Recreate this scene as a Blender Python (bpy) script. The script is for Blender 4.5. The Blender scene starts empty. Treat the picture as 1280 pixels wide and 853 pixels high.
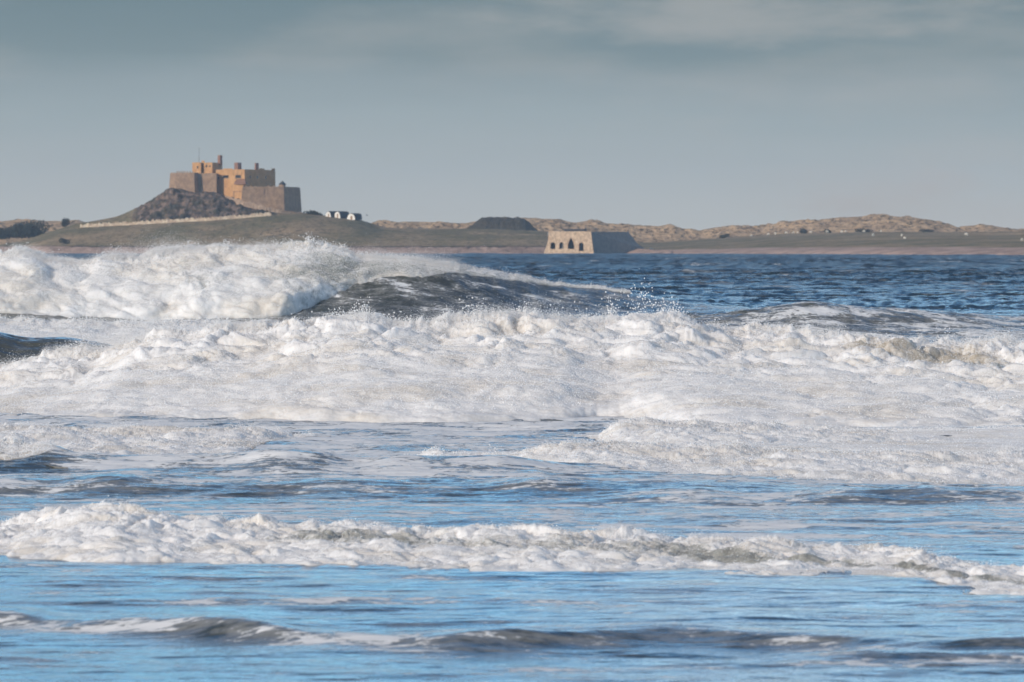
import bpy, bmesh, math, random
import numpy as np
from mathutils import Vector

# ------------------------------------------------------------------ camera, sky, sun, exposure
S = bpy.context.scene
C = S.collection
R = math.radians
K = 1.6e-4            # radians per photograph pixel (long lens)
EYE = 3.0             # camera height above the sea
HOR = 310.0           # photograph row of the true horizon

cam_d = bpy.data.cameras.new('camera')
cam = bpy.data.objects.new('camera', cam_d)
C.objects.link(cam)
cam.location = (0, 0, EYE)
cam.rotation_euler = (R(90) - math.atan((426.5 - HOR) * K), 0, 0)
cam_d.sensor_width = 36
cam_d.lens = 36 / (1280 * K)
cam_d.clip_start = 0.5
cam_d.clip_end = 12000
cam_d.dof.use_dof = True
cam_d.dof.focus_distance = 92
cam_d.dof.aperture_fstop = 5.6
S.camera = cam

SUN_EL, SUN_AZ = 17.0, 227.0           # azimuth clockwise from +Y
world = bpy.data.worlds.new('World')
S.world = world
world.use_nodes = True
WN, WL = world.node_tree.nodes, world.node_tree.links
WN.clear()


def wn(t, **kw):
    n = WN.new(t)
    for k, v in kw.items():
        setattr(n, k, v)
    return n


w_out = wn('ShaderNodeOutputWorld')
w_bg = wn('ShaderNodeBackground')
w_bg.inputs['Strength'].default_value = 0.14
sky = wn('ShaderNodeTexSky', sky_type='NISHITA', sun_disc=False)
sky.sun_elevation = R(SUN_EL)
sky.sun_rotation = R(SUN_AZ)
sky.air_density = 1.2
sky.dust_density = 0.4
sky.ozone_density = 2.5
w_tc = wn('ShaderNodeTexCoord')
w_sep = wn('ShaderNodeSeparateXYZ')
WL.new(w_tc.outputs['Generated'], w_sep.inputs[0])
# the cloud bank over the horizon: colour by height in the sky, broken by noise
w_map = wn('ShaderNodeMapping')
w_map.inputs['Scale'].default_value = (9, 9, 62)
WL.new(w_tc.outputs['Generated'], w_map.inputs['Vector'])
w_no = wn('ShaderNodeTexNoise')
w_no.inputs['Scale'].default_value = 1.0
w_no.inputs['Detail'].default_value = 5
w_no.inputs['Roughness'].default_value = 0.5
WL.new(w_map.outputs[0], w_no.inputs['Vector'])


def wmath(op, a, b=None, clamp=False):
    n = wn('ShaderNodeMath', operation=op, use_clamp=clamp)
    for i, v in enumerate((a, b)):
        if v is None:
            continue
        if isinstance(v, (int, float)):
            n.inputs[i].default_value = v
        else:
            WL.new(v, n.inputs[i])
    return n.outputs[0]


nz = wmath('SUBTRACT', w_no.outputs['Fac'], 0.5)
elev = wmath('ADD', w_sep.outputs['Z'], wmath('MULTIPLY', nz, 0.010))
w_rng = wn('ShaderNodeMapRange')
w_rng.inputs['From Min'].default_value = 0.0
w_rng.inputs['From Max'].default_value = 0.06
WL.new(elev, w_rng.inputs['Value'])
w_cr = wn('ShaderNodeValToRGB')
cr = w_cr.color_ramp
STOPS = [(0.0, (.55, .555, .535)), (0.22, (.465, .50, .50)), (0.46, (.355, .42, .44)), (0.555, (.30, .365, .39)),
         (0.64, (.225, .295, .32)), (0.85, (.175, .248, .28)), (1.0, (.185, .25, .28))]
cr.elements[0].position, cr.elements[0].color = 0.0, (*STOPS[0][1], 1)
cr.elements[1].position, cr.elements[1].color = 1.0, (*STOPS[-1][1], 1)
for p, c in STOPS[1:-1]:
    e = cr.elements.new(p)
    e.color = (*c, 1)
WL.new(w_rng.outputs[0], w_cr.inputs['Fac'])
# warm-lit cloud patches near the top right and low along the horizon
w_map2 = wn('ShaderNodeMapping')
w_map2.inputs['Scale'].default_value = (14, 14, 55)
w_map2.inputs['Location'].default_value = (3.3, 1.7, 0.4)
WL.new(w_tc.outputs['Generated'], w_map2.inputs['Vector'])
w_no2 = wn('ShaderNodeTexNoise')
w_no2.inputs['Scale'].default_value = 1.0
w_no2.inputs['Detail'].default_value = 6
WL.new(w_map2.outputs[0], w_no2.inputs['Vector'])
w_patch = wn('ShaderNodeMapRange', interpolation_type='SMOOTHSTEP')
w_patch.inputs['From Min'].default_value = 0.50
w_patch.inputs['From Max'].default_value = 0.72
WL.new(w_no2.outputs['Fac'], w_patch.inputs['Value'])
w_warm = wn('ShaderNodeMix', data_type='RGBA')
w_warm.inputs['B'].default_value = (.49, .475, .455, 1)

w_map5 = wn('ShaderNodeMapping')
w_map5.inputs['Scale'].default_value = (26, 26, 95)
w_map5.inputs['Location'].default_value = (7.3, 2.2, 1.4)
WL.new(w_tc.outputs['Generated'], w_map5.inputs['Vector'])
w_no5 = wn('ShaderNodeTexNoise')
w_no5.inputs['Scale'].default_value = 1.0
w_no5.inputs['Detail'].default_value = 6
w_no5.inputs['Roughness'].default_value = 0.55
WL.new(w_map5.outputs[0], w_no5.inputs['Vector'])


def puff(cx, cz_, rx, rz):
    """soft-edged place in the sky, by direction, for one bank of cloud"""
    ax = wmath('DIVIDE', wmath('SUBTRACT', w_sep.outputs['X'], cx), rx)
    az = wmath('DIVIDE', wmath('SUBTRACT', w_sep.outputs['Z'], cz_), rz)
    r2 = wmath('ADD', wmath('MULTIPLY', ax, ax), wmath('MULTIPLY', az, az))
    m = wn('ShaderNodeMapRange', interpolation_type='SMOOTHSTEP')
    m.inputs['From Min'].default_value = 1.0
    m.inputs['From Max'].default_value = -0.6
    WL.new(wmath('ADD', r2, wmath('MULTIPLY', wmath('SUBTRACT', w_no5.outputs['Fac'], 0.5), 4.5)), m.inputs['Value'])
    return m.outputs[0]


w_f = wmath('MULTIPLY', w_patch.outputs[0], 0.30)
w_f = wmath('ADD', w_f, wmath('MULTIPLY', puff(.052, .0475, .068, .0085), 0.50))
w_f = wmath('ADD', w_f, wmath('MULTIPLY', puff(.072, .010, .020, .0075), 0.95))
WL.new(wmath('MINIMUM', w_f, 0.8), w_warm.inputs['Factor'])
WL.new(w_cr.outputs['Color'], w_warm.inputs['A'])
w_scale = wn('ShaderNodeMix', data_type='RGBA', blend_type='MULTIPLY')
w_scale.inputs['Factor'].default_value = 1
CB = 1 / 0.14
w_scale.inputs['B'].default_value = (CB, CB, CB, 1)
WL.new(w_warm.outputs['Result'], w_scale.inputs['A'])
# broken edge of the bank, then open blue sky above
w_map3 = wn('ShaderNodeMapping')
w_map3.inputs['Scale'].default_value = (5, 5, 11)
WL.new(w_tc.outputs['Generated'], w_map3.inputs['Vector'])
w_no3 = wn('ShaderNodeTexNoise')
w_no3.inputs['Scale'].default_value = 1.0
w_no3.inputs['Detail'].default_value = 5
WL.new(w_map3.outputs[0], w_no3.inputs['Vector'])
edge = wmath('ADD', w_sep.outputs['Z'], wmath('MULTIPLY', wmath('SUBTRACT', w_no3.outputs['Fac'], 0.5), 0.16))
w_open = wn('ShaderNodeMapRange', interpolation_type='SMOOTHSTEP')
w_open.inputs['From Min'].default_value = 0.045
w_open.inputs['From Max'].default_value = 0.085
WL.new(edge, w_open.inputs['Value'])
keep = wn('ShaderNodeMapRange', interpolation_type='SMOOTHSTEP')
keep.inputs['From Min'].default_value = 0.052
keep.inputs['From Max'].default_value = 0.068
WL.new(w_sep.outputs['Z'], keep.inputs['Value'])
w_map4 = wn('ShaderNodeMapping')
w_map4.inputs['Scale'].default_value = (7, 7, 34)
w_map4.inputs['Location'].default_value = (1.2, 5.1, 0.7)
WL.new(w_tc.outputs['Generated'], w_map4.inputs['Vector'])
w_no4 = wn('ShaderNodeTexNoise')
w_no4.inputs['Scale'].default_value = 1.0
w_no4.inputs['Detail'].default_value = 5
WL.new(w_map4.outputs[0], w_no4.inputs['Vector'])
w_top = wn('ShaderNodeMapRange', interpolation_type='SMOOTHSTEP')
w_top.inputs['From Min'].default_value = 0.48
w_top.inputs['From Max'].default_value = 0.60
WL.new(w_no4.outputs['Fac'], w_top.inputs['Value'])
w_band = wn('ShaderNodeMapRange', interpolation_type='SMOOTHSTEP')
w_band.inputs['From Min'].default_value = 0.30
w_band.inputs['From Max'].default_value = 0.16
WL.new(w_sep.outputs['Z'], w_band.inputs['Value'])
w_mix = wn('ShaderNodeMix', data_type='RGBA')
WL.new(wmath('MULTIPLY', w_open.outputs[0], keep.outputs[0]), w_mix.inputs['Factor'])
WL.new(w_scale.outputs['Result'], w_mix.inputs['A'])
w_tint = wn('ShaderNodeMix', data_type='RGBA', blend_type='MULTIPLY')
w_tint.inputs['Factor'].default_value = 1
w_tint.inputs['B'].default_value = (.80, 1.60, 2.50, 1)      # tint added so the water mirrors a bluer, brighter sky
WL.new(sky.outputs[0], w_tint.inputs['A'])
# broken grey-white cloud overhead, added unseen to keep the ambient light neutral
w_hi = wn('ShaderNodeMapRange', interpolation_type='SMOOTHSTEP')
w_hi.inputs['From Min'].default_value = 0.44
w_hi.inputs['From Max'].default_value = 0.70
WL.new(wmath('ADD', w_sep.outputs['Z'], wmath('MULTIPLY', wmath('SUBTRACT', w_no3.outputs['Fac'], 0.5), 0.5)), w_hi.inputs['Value'])
w_cl = wn('ShaderNodeMix', data_type='RGBA')
WL.new(wmath('MULTIPLY', w_hi.outputs[0], 0.9), w_cl.inputs['Factor'])
w_deep = wn('ShaderNodeMapRange', interpolation_type='SMOOTHSTEP')
w_deep.inputs['From Min'].default_value = 0.12
w_deep.inputs['From Max'].default_value = 0.30
w_deep.inputs['To Min'].default_value = 1.0
w_deep.inputs['To Max'].default_value = 0.28
WL.new(w_sep.outputs['Z'], w_deep.inputs['Value'])
w_tint2 = wn('ShaderNodeVectorMath', operation='SCALE')
WL.new(w_tint.outputs['Result'], w_tint2.inputs[0])
WL.new(w_deep.outputs[0], w_tint2.inputs['Scale'])
WL.new(w_tint2.outputs[0], w_cl.inputs['A'])
w_cl.inputs['B'].default_value = (.34 * CB, .345 * CB, .365 * CB, 1)
w_cu = wn('ShaderNodeMix', data_type='RGBA')
WL.new(wmath('MULTIPLY', w_top.outputs[0], w_band.outputs[0]), w_cu.inputs['Factor'])
WL.new(w_cl.outputs['Result'], w_cu.inputs['A'])
w_cu.inputs['B'].default_value = (1.30 * CB, 1.62 * CB, 1.85 * CB, 1)  # bright cloud band added out of view, for pale streaks reflected in the water
WL.new(w_cu.outputs['Result'], w_mix.inputs['B'])
WL.new(w_mix.outputs['Result'], w_bg.inputs['Color'])
WL.new(w_bg.outputs[0], w_out.inputs['Surface'])

sun_d = bpy.data.lights.new('sun', 'SUN')
sun_d.energy = 3.4
sun_d.angle = R(0.6)
sun_d.color = (1.0, 0.85, 0.70)
sun = bpy.data.objects.new('sun', sun_d)
C.objects.link(sun)
sd = Vector((math.sin(R(SUN_AZ)) * math.cos(R(SUN_EL)), math.cos(R(SUN_AZ)) * math.cos(R(SUN_EL)), math.sin(R(SUN_EL))))
sun.rotation_euler = sd.to_track_quat('Z', 'Y').to_euler()
sun.location = sd * 300

S.view_settings.view_transform = 'Standard'
S.view_settings.look = 'None'
S.view_settings.exposure = 0.0
S.view_settings.gamma = 1.0
S.view_settings.use_curve_mapping = False
S.cycles.use_denoising = True
S.cycles.max_bounces = 8
S.cycles.diffuse_bounces = 3
S.cycles.glossy_bounces = 3
S.cycles.volume_bounces = 0
S.cycles.transmission_bounces = 4
S.cycles.caustics_reflective = False
S.cycles.caustics_refractive = False

# ------------------------------------------------------------------ helpers
random.seed(7)
RNG = np.random.default_rng(11)


def px_x(px, D):
    return (px - 640.0) * K * D


def py_z(py, D):
    return EYE + (HOR - py) * K * D


def at(px, py, D):
    return Vector((px_x(px, D), D, py_z(py, D)))


_perm = RNG.permutation(256).astype(np.int32)
_perm = np.concatenate([_perm, _perm, _perm])
_g = RNG.normal(size=(256, 3)).astype(np.float32)
_g /= np.linalg.norm(_g, axis=1, keepdims=True)


def perlin(x, y, z):
    """3-D gradient noise, about -1..1."""
    shp = np.broadcast(x, y, z).shape
    x = np.broadcast_to(np.asarray(x, np.float32), shp).ravel()
    y = np.broadcast_to(np.asarray(y, np.float32), shp).ravel()
    z = np.broadcast_to(np.asarray(z, np.float32), shp).ravel()
    out = np.empty(x.size, np.float32)
    B = 400000
    for s in range(0, x.size, B):
        a, b, c = x[s:s + B], y[s:s + B], z[s:s + B]
        xi, yi, zi = np.floor(a), np.floor(b), np.floor(c)
        fx, fy, fz = a - xi, b - yi, c - zi
        xi = xi.astype(np.int32) & 255
        yi = yi.astype(np.int32) & 255
        zi = zi.astype(np.int32) & 255
        u = fx * fx * fx * (fx * (fx * 6 - 15) + 10)
        v = fy * fy * fy * (fy * (fy * 6 - 15) + 10)
        w = fz * fz * fz * (fz * (fz * 6 - 15) + 10)
        res = 0
        for i in (0, 1):
            pa = _perm[xi + i]
            wu = u if i else 1 - u
            for j in (0, 1):
                pb = _perm[pa + yi + j]
                wv = wu * (v if j else 1 - v)
                for k in (0, 1):
                    g = _g[_perm[pb + zi + k]]
                    d = g[:, 0] * (fx - i) + g[:, 1] * (fy - j) + g[:, 2] * (fz - k)
                    res = res + d * (wv * (w if k else 1 - w))
        out[s:s + B] = res
    return (out * 1.5).reshape(shp)


def fbm(x, y, z, octv=4, gain=0.5, lac=2.03):
    a, f, r, t = 1.0, 1.0, 0, 0
    for o in range(octv):
        r = r + a * perlin(x * f + 17.3 * o, y * f + 5.1 * o, z * f + 9.7 * o)
        t += a
        a *= gain
        f *= lac
    return r / t


def billow(x, y, z, octv=4, gain=0.5, lac=2.1):
    a, f, r, t = 1.0, 1.0, 0, 0
    for o in range(octv):
        r = r + a * (np.abs(perlin(x * f + 31.7 * o, y * f + 3.3 * o, z * f + 7.9 * o)) * 2 - 0.55)
        t += a
        a *= gain
        f *= lac
    return r / t


def smooth(a, b, x):
    t = np.clip((x - a) / (b - a), 0, 1)
    return t * t * (3 - 2 * t)


def table(pairs, x):
    p = np.array(pairs, float)
    return np.interp(x, p[:, 0], p[:, 1])


def soft_table(pairs, x, w):
    """interpolated table, lightly smoothed over a width w"""
    return sum(table(pairs, x + d * w) for d in (-1, -.5, 0, .5, 1)) / 5


def add_obj(name, me, mat=None, parent=None):
    if mat is not None:
        me.materials.append(mat)
    o = bpy.data.objects.new(name, me)
    C.objects.link(o)
    if parent is not None:
        o.parent = parent
    return o


def raw_mesh(name, verts, faces, smooth_shade=False):
    """verts (n,3); faces (m,k) all of one size"""
    verts = np.asarray(verts, np.float32)
    faces = np.asarray(faces, np.int32)
    m, k = faces.shape
    me = bpy.data.meshes.new(name)
    me.vertices.add(len(verts))
    me.vertices.foreach_set('co', verts.ravel())
    me.loops.add(m * k)
    me.loops.foreach_set('vertex_index', faces.ravel())
    me.polygons.add(m)
    me.polygons.foreach_set('loop_start', np.arange(m, dtype=np.int32) * k)
    me.polygons.foreach_set('use_smooth', np.full(m, smooth_shade))
    me.update(calc_edges=True)
    return me


def grid_faces(nr, nc):
    i = np.arange(nr * nc, dtype=np.int32).reshape(nr, nc)
    return np.stack([i[:-1, :-1], i[:-1, 1:], i[1:, 1:], i[1:, :-1]], -1).reshape(-1, 4)


def grid_mesh(name, P, smooth_shade=True):
    nr, nc = P.shape[:2]
    return raw_mesh(name, P.reshape(-1, 3), grid_faces(nr, nc), smooth_shade)


def set_attr(me, name, v):
    at_ = me.attributes.new(name, 'FLOAT', 'POINT')
    at_.data.foreach_set('value', np.asarray(v, np.float32).ravel())


def tag(o, label=None, cat=None, group=None, kind=None):
    if label:
        o['label'] = label
    if cat:
        o['category'] = cat
    if group:
        o['group'] = group
    if kind:
        o['kind'] = kind
    return o


def empty(name, loc):
    o = bpy.data.objects.new(name, None)
    o.empty_display_size = 1
    o.location = loc
    C.objects.link(o)
    return o


class Mat:
    """small node builder"""

    def __init__(self, name):
        self.m = bpy.data.materials.new(name)
        self.m.use_nodes = True
        self.n = self.m.node_tree.nodes
        self.l = self.m.node_tree.links
        self.b = self.n['Principled BSDF']

    def node(self, t, **kw):
        n = self.n.new(t)
        for k, v in kw.items():
            setattr(n, k, v)
        return n

    def put(self, sock, v):
        if isinstance(v, (int, float)):
            sock.default_value = v
        elif isinstance(v, tuple):
            sock.default_value = v if len(v) == len(sock.default_value) else (*v, 1)
        else:
            self.l.new(v, sock)

    def math(self, op, a, b=0.0, clamp=False):
        n = self.node('ShaderNodeMath', operation=op, use_clamp=clamp)
        self.put(n.inputs[0], a)
        self.put(n.inputs[1], b)
        return n.outputs[0]

    def rng(self, v, a, b, c=0.0, d=1.0):
        n = self.node('ShaderNodeMapRange', interpolation_type='SMOOTHSTEP')
        self.put(n.inputs['Value'], v)
        for k, q in zip(('From Min', 'From Max', 'To Min', 'To Max'), (a, b, c, d)):
            n.inputs[k].default_value = q
        return n.outputs[0]

    def mix(self, f, a, b, mode='MIX'):
        n = self.node('ShaderNodeMix', data_type='RGBA', blend_type=mode)
        self.put(n.inputs['Factor'], f)
        self.put(n.inputs['A'], a)
        self.put(n.inputs['B'], b)
        return n.outputs['Result']

    def noise(self, scale=(1, 1, 1), detail=4, rough=0.5, loc=(0, 0, 0), dist=0.0):
        tc = self.node('ShaderNodeTexCoord')
        mp = self.node('ShaderNodeMapping')
        mp.inputs['Scale'].default_value = scale
        mp.inputs['Location'].default_value = loc
        self.l.new(tc.outputs['Object'], mp.inputs['Vector'])
        n = self.node('ShaderNodeTexNoise')
        n.inputs['Scale'].default_value = 1
        n.inputs['Detail'].default_value = detail
        n.inputs['Roughness'].default_value = rough
        n.inputs['Distortion'].default_value = dist
        self.l.new(mp.outputs[0], n.inputs['Vector'])
        return n.outputs['Fac']

    def attr(self, name):
        return self.node('ShaderNodeAttribute', attribute_name=name).outputs['Fac']

    def set(self, **kw):
        for k, v in kw.items():
            self.put(self.b.inputs[k.replace('_', ' ')], v)
        return self

    def bump(self, h, strength, dist):
        n = self.node('ShaderNodeBump')
        n.inputs['Strength'].default_value = strength
        n.inputs['Distance'].default_value = dist
        self.put(n.inputs['Height'], h)
        self.l.new(n.outputs[0], self.b.inputs['Normal'])
        return n


# ------------------------------------------------------------------ materials
def water_material():
    M = Mat('sea_water')
    foam_a = M.attr('foam')
    sand_a = M.attr('sand')
    deep, sandy = (.006, .026, .042), (.082, .086, .070)
    body = M.mix(sand_a, deep, sandy)
    # streaky lace of foam, drawn out along the waves
    n1 = M.noise((0.55, 1.1, 1.1), 6, 0.62, dist=0.6)
    n2 = M.noise((2.6, 5.2, 3.0), 4, 0.6, loc=(4, 7, 1), dist=0.5)
    n3 = M.noise((9, 15, 9), 3, 0.6, loc=(2, 2, 6))
    mixn = M.math('ADD', M.math('ADD', M.math('MULTIPLY', n1, 0.52), M.math('MULTIPLY', n2, 0.28)), M.math('MULTIPLY', n3, 0.20))
    mixn = M.math('ADD', M.math('MULTIPLY', mixn, 2.3), -0.65)
    th = M.math('SUBTRACT', 0.78, M.math('MULTIPLY', foam_a, 0.56))
    d = M.math('SUBTRACT', mixn, th)
    f = M.rng(d, -0.01, 0.14)
    thin = M.rng(d, -0.24, 0.05, 0.0, 0.24)
    f = M.math('MAXIMUM', f, thin)
    f = M.math('MULTIPLY', f, M.rng(foam_a, 0.0, 0.08))
    col = M.mix(f, body, (.80, .81, .82))
    rough = M.math('ADD', M.math('MULTIPLY', f, 0.5), M.attr('matt'))
    M.set(Base_Color=col, Roughness=rough, IOR=1.333)
    M.put(M.b.inputs['Specular IOR Level'], M.math('SUBTRACT', 0.5, M.math('MULTIPLY', f, 0.35)))
    r1 = M.noise((1.6, 4.5, 2), 5, 0.6, loc=(1, 3, 2))
    h = M.math('ADD', r1, M.math('MULTIPLY', f, 0.35))
    b = M.bump(h, 1.0, 0.05)
    M.put(b.inputs['Distance'], M.attr('chop'))
    return M.m


def whitewater_material(name, white, gritty, scale):
    M = Mat(name)
    wet = M.attr('wet')
    fine = M.noise((5 * scale, 5 * scale, 7 * scale), 6, 0.7, dist=0.8)
    big = M.noise((.5 * scale, .7 * scale, 1.0 * scale), 4, 0.55, loc=(3, 1, 8))
    f = M.rng(M.math('ADD', M.math('MULTIPLY', wet, 0.8), M.math('MULTIPLY', M.math('SUBTRACT', fine, 0.5), 1.25)), 0.25, 0.80)
    mid = M.noise((1.6 * scale, 2.2 * scale, 3.2 * scale), 5, 0.6, loc=(7, 2, 5), dist=.7)
    base = M.mix(M.rng(big, 0.42, 0.68), white, (white[0] * .88, white[1] * .83, white[2] * .76))
    base = M.mix(M.rng(mid, 0.46, 0.70, 0, .6), base, (white[0] * .72, white[1] * .72, white[2] * .72))
    col = M.mix(f, base, gritty)
    M.set(Base_Color=col, Roughness=0.75, Subsurface_Weight=1.0, Subsurface_Scale=0.30 / scale,
          Subsurface_Radius=(1.0, 1.0, 1.0))
    M.put(M.b.inputs['Specular IOR Level'], 0.25)
    M.bump(fine, 0.14, 0.04 / scale)
    return M.m


M_WATER = water_material()
M_FOAM_FAR = whitewater_material('whitewater_far', (.83, .83, .82), (.22, .24, .23), 0.55)
M_FOAM = whitewater_material('whitewater', (.84, .83, .82), (.42, .37, .30), 1.2)
M_FOAM_NEAR = whitewater_material('whitewater_near', (.84, .83, .82), (.29, .29, .265), 2.6)
dm = Mat('spray_drops')
dm.set(Base_Color=(.92, .92, .92), Roughness=0.5)
M_DROP = dm.m


def stone(name, a, b, sc=0.35, joint=True):
    M = Mat(name)
    n1 = M.noise((sc, sc, sc), 5, 0.6)
    n2 = M.noise((sc * 5, sc * 5, sc * 7), 3, 0.6, loc=(2, 5, 1))
    f = M.math('ADD', M.math('MULTIPLY', n1, .5), M.math('MULTIPLY', n2, .5))
    st = M.noise((sc * 1.6, sc * 1.6, sc * .5), 4, .6, loc=(9, 4, 2))
    c = M.mix(M.rng(f, .40, .60), a, b)
    c = M.mix(M.rng(st, .52, .72, 0, .55), c, (a[0] * .5, a[1] * .55, a[2] * .6))
    M.set(Base_Color=c, Roughness=0.9)
    M.bump(n2, 0.6, 0.25)
    return M.m


M_CASTLE = stone('warm_castle_stone', (.46, .24, .095), (.62, .35, .15))
M_BASTION = stone('weathered_bastion_stone', (.24, .155, .10), (.42, .27, .165), 0.5)
M_CHIM = stone('red_chimney_stone', (.24, .12, .08), (.34, .18, .11))
M_KILN = stone('pale_kiln_stone', (.44, .30, .19), (.78, .58, .40), 0.9)
M_KILN_D = stone('shaded_kiln_stone', (.19, .185, .18), (.26, .25, .24), 0.5)  # kiln stone with the shade of end wall and recesses put into its colour
M_WALL = stone('pale_wall_stone', (.40, .28, .19), (.72, .60, .44), 0.28)
M_PATHWALL = stone('path_wall_stone', (.26, .17, .11), (.46, .33, .23), 0.4)


def plain(name, col, rough=.8, **kw):
    M = Mat(name)
    n = M.noise((3, 3, 3), 3, .6)
    M.set(Base_Color=M.mix(n, tuple(c * .8 for c in col), tuple(min(1, c * 1.2) for c in col)), Roughness=rough, **kw)
    return M.m


M_SLATE = plain('dark_slate', (.05, .05, .055))
M_GLASS = plain('dark_window_glass', (.02, .022, .025), .15)
M_TAR = plain('tarred_hull', (.022, .026, .032))
M_WHITE = plain('white_painted_boards', (.80, .76, .68))
M_DOOR = plain('brown_door', (.30, .17, .09))
M_POLE = plain('grey_pole', (.25, .25, .25))
M_SHEEP = plain('fleece', (.75, .69, .58))
M_SKIN_D = plain('dark_face', (.05, .045, .04))
M_LEAF = plain('dark_foliage', (.030, .036, .020))
M_LEAF2 = plain('scrub_foliage', (.045, .045, .025))
M_TWIG = plain('twig_wood', (.08, .06, .045))
M_FEATHER = plain('grey_feathers', (.07, .07, .075))
M_STONE = stone('pale_boulder', (.40, .34, .27), (.60, .52, .42), 0.8)
M_COAT = plain('dark_coat', (.03, .035, .045))


def land_material(name):
    """colours the land from the 'grass', 'rock' and 'beach' attributes with broken edges"""
    M = Mat(name)
    n1 = M.noise((.035, .02, .05), 6, .65)
    n2 = M.noise((.35, .2, .4), 5, .65, loc=(4, 2, 9))
    n3 = M.noise((.10, .05, .22), 5, .7, loc=(8, 2, 3))
    grass = M.mix(M.rng(n1, .38, .62), (.185, .162, .090), (.335, .25, .155))
    grass = M.mix(M.rng(n2, .45, .65, 0, .6), grass, (.075, .070, .050))
    marram = M.mix(M.rng(n3, .40, .62), (.64, .45, .275), (.44, .305, .19))
    marram = M.mix(M.rng(n2, .50, .60, 0, .9), marram, (.10, .080, .055))
    rock = M.mix(M.rng(n2, .40, .62), (.050, .042, .034), (.25, .175, .13))
    rock = M.mix(M.rng(n3, .45, .6, 0, .75), rock, (.042, .045, .027))
    sand = M.mix(M.rng(n3, .35, .65), (.54, .39, .32), (.33, .235, .195))
    jit = M.math('MULTIPLY', M.math('SUBTRACT', n2, .5), .9)
    c = M.mix(M.rng(M.math('ADD', M.attr('marram'), jit), .35, .65), grass, marram)
    c = M.mix(M.rng(M.math('ADD', M.attr('rock'), jit), .35, .65), c, rock)
    c = M.mix(M.rng(M.math('ADD', M.attr('beach'), jit), .35, .65), c, sand)
    M.set(Base_Color=c, Roughness=.95)
    M.put(M.b.inputs['Specular IOR Level'], .1)
    M.bump(M.math('ADD', n2, n3), .8, 0.9)
    return M.m


M_LAND = land_material('island_land')

# ------------------------------------------------------------------ the sea
# measured crest lines, turned into metres once: (photograph column, row) at a working distance


def line(pairs, D):
    """(px,py) crest points at distance D -> (X, z) pairs"""
    return [(px_x(a, D), py_z(b, D)) for a, b in pairs]


def toe(pairs, z0=0.0):
    """(px,py) foot points on water of height z0 -> (X, Y) pairs"""
    r = []
    for a, b in pairs:
        D = (EYE - z0) / ((b - HOR) * K)
        r.append((px_x(a, D), D))
    return r


FAR_Y = 205.0
FAR_CREST = line([(-500, 322), (-150, 312), (0, 309), (55, 311), (85, 318), (110, 321), (150, 314), (200, 309), (270, 303),
                  (400, 304), (450, 311), (490, 318), (580, 332), (640, 343), (700, 353), (780, 361), (860, 372),
                  (950, 381), (1100, 382), (1250, 389), (1500, 395), (1900, 397)], FAR_Y)
ROLL_Y = 168.0        # the rolling swell behind the white bore, right
ROLL_CREST = line([(-600, 418), (400, 424), (800, 405), (900, 396), (1010, 388), (1130, 391), (1250, 399), (1500, 404), (1900, 415)], ROLL_Y)
HUMP_Y = 122.0        # the dark hump left of the bore
HUMP_CREST = line([(-500, 424), (-100, 414), (0, 419), (35, 428), (75, 425), (130, 434), (200, 452), (300, 462)], HUMP_Y)


FAR_CREST = [(a, b - .22 - .55 * float(1 - smooth(px_x(400, 205), px_x(500, 205), a))) for a, b in FAR_CREST]


def far_centre(X):
    return FAR_Y + 1.2 * np.sin(X * 0.16 + 1.0) + 0.9 * np.sin(X * 0.37)


def ridge(X, Y, yc, h, wf, wb, p=2.0):
    d = Y - yc
    f = np.where(d < 0, np.exp(-(np.abs(d) / wf) ** p), np.exp(-(np.abs(d) / wb) ** 1.6))
    return h * f


RIPPLE = [(-8, 41.5), (-4.1, 40.0), (-2.6, 39.1), (-.95, 37.2), (-.1, 37.3), (.8, 38.4), (2.2, 38.0), (3.9, 37.2), (8, 36.5)]


def ripple_y(X):
    return soft_table(RIPPLE, X, .6)


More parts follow.
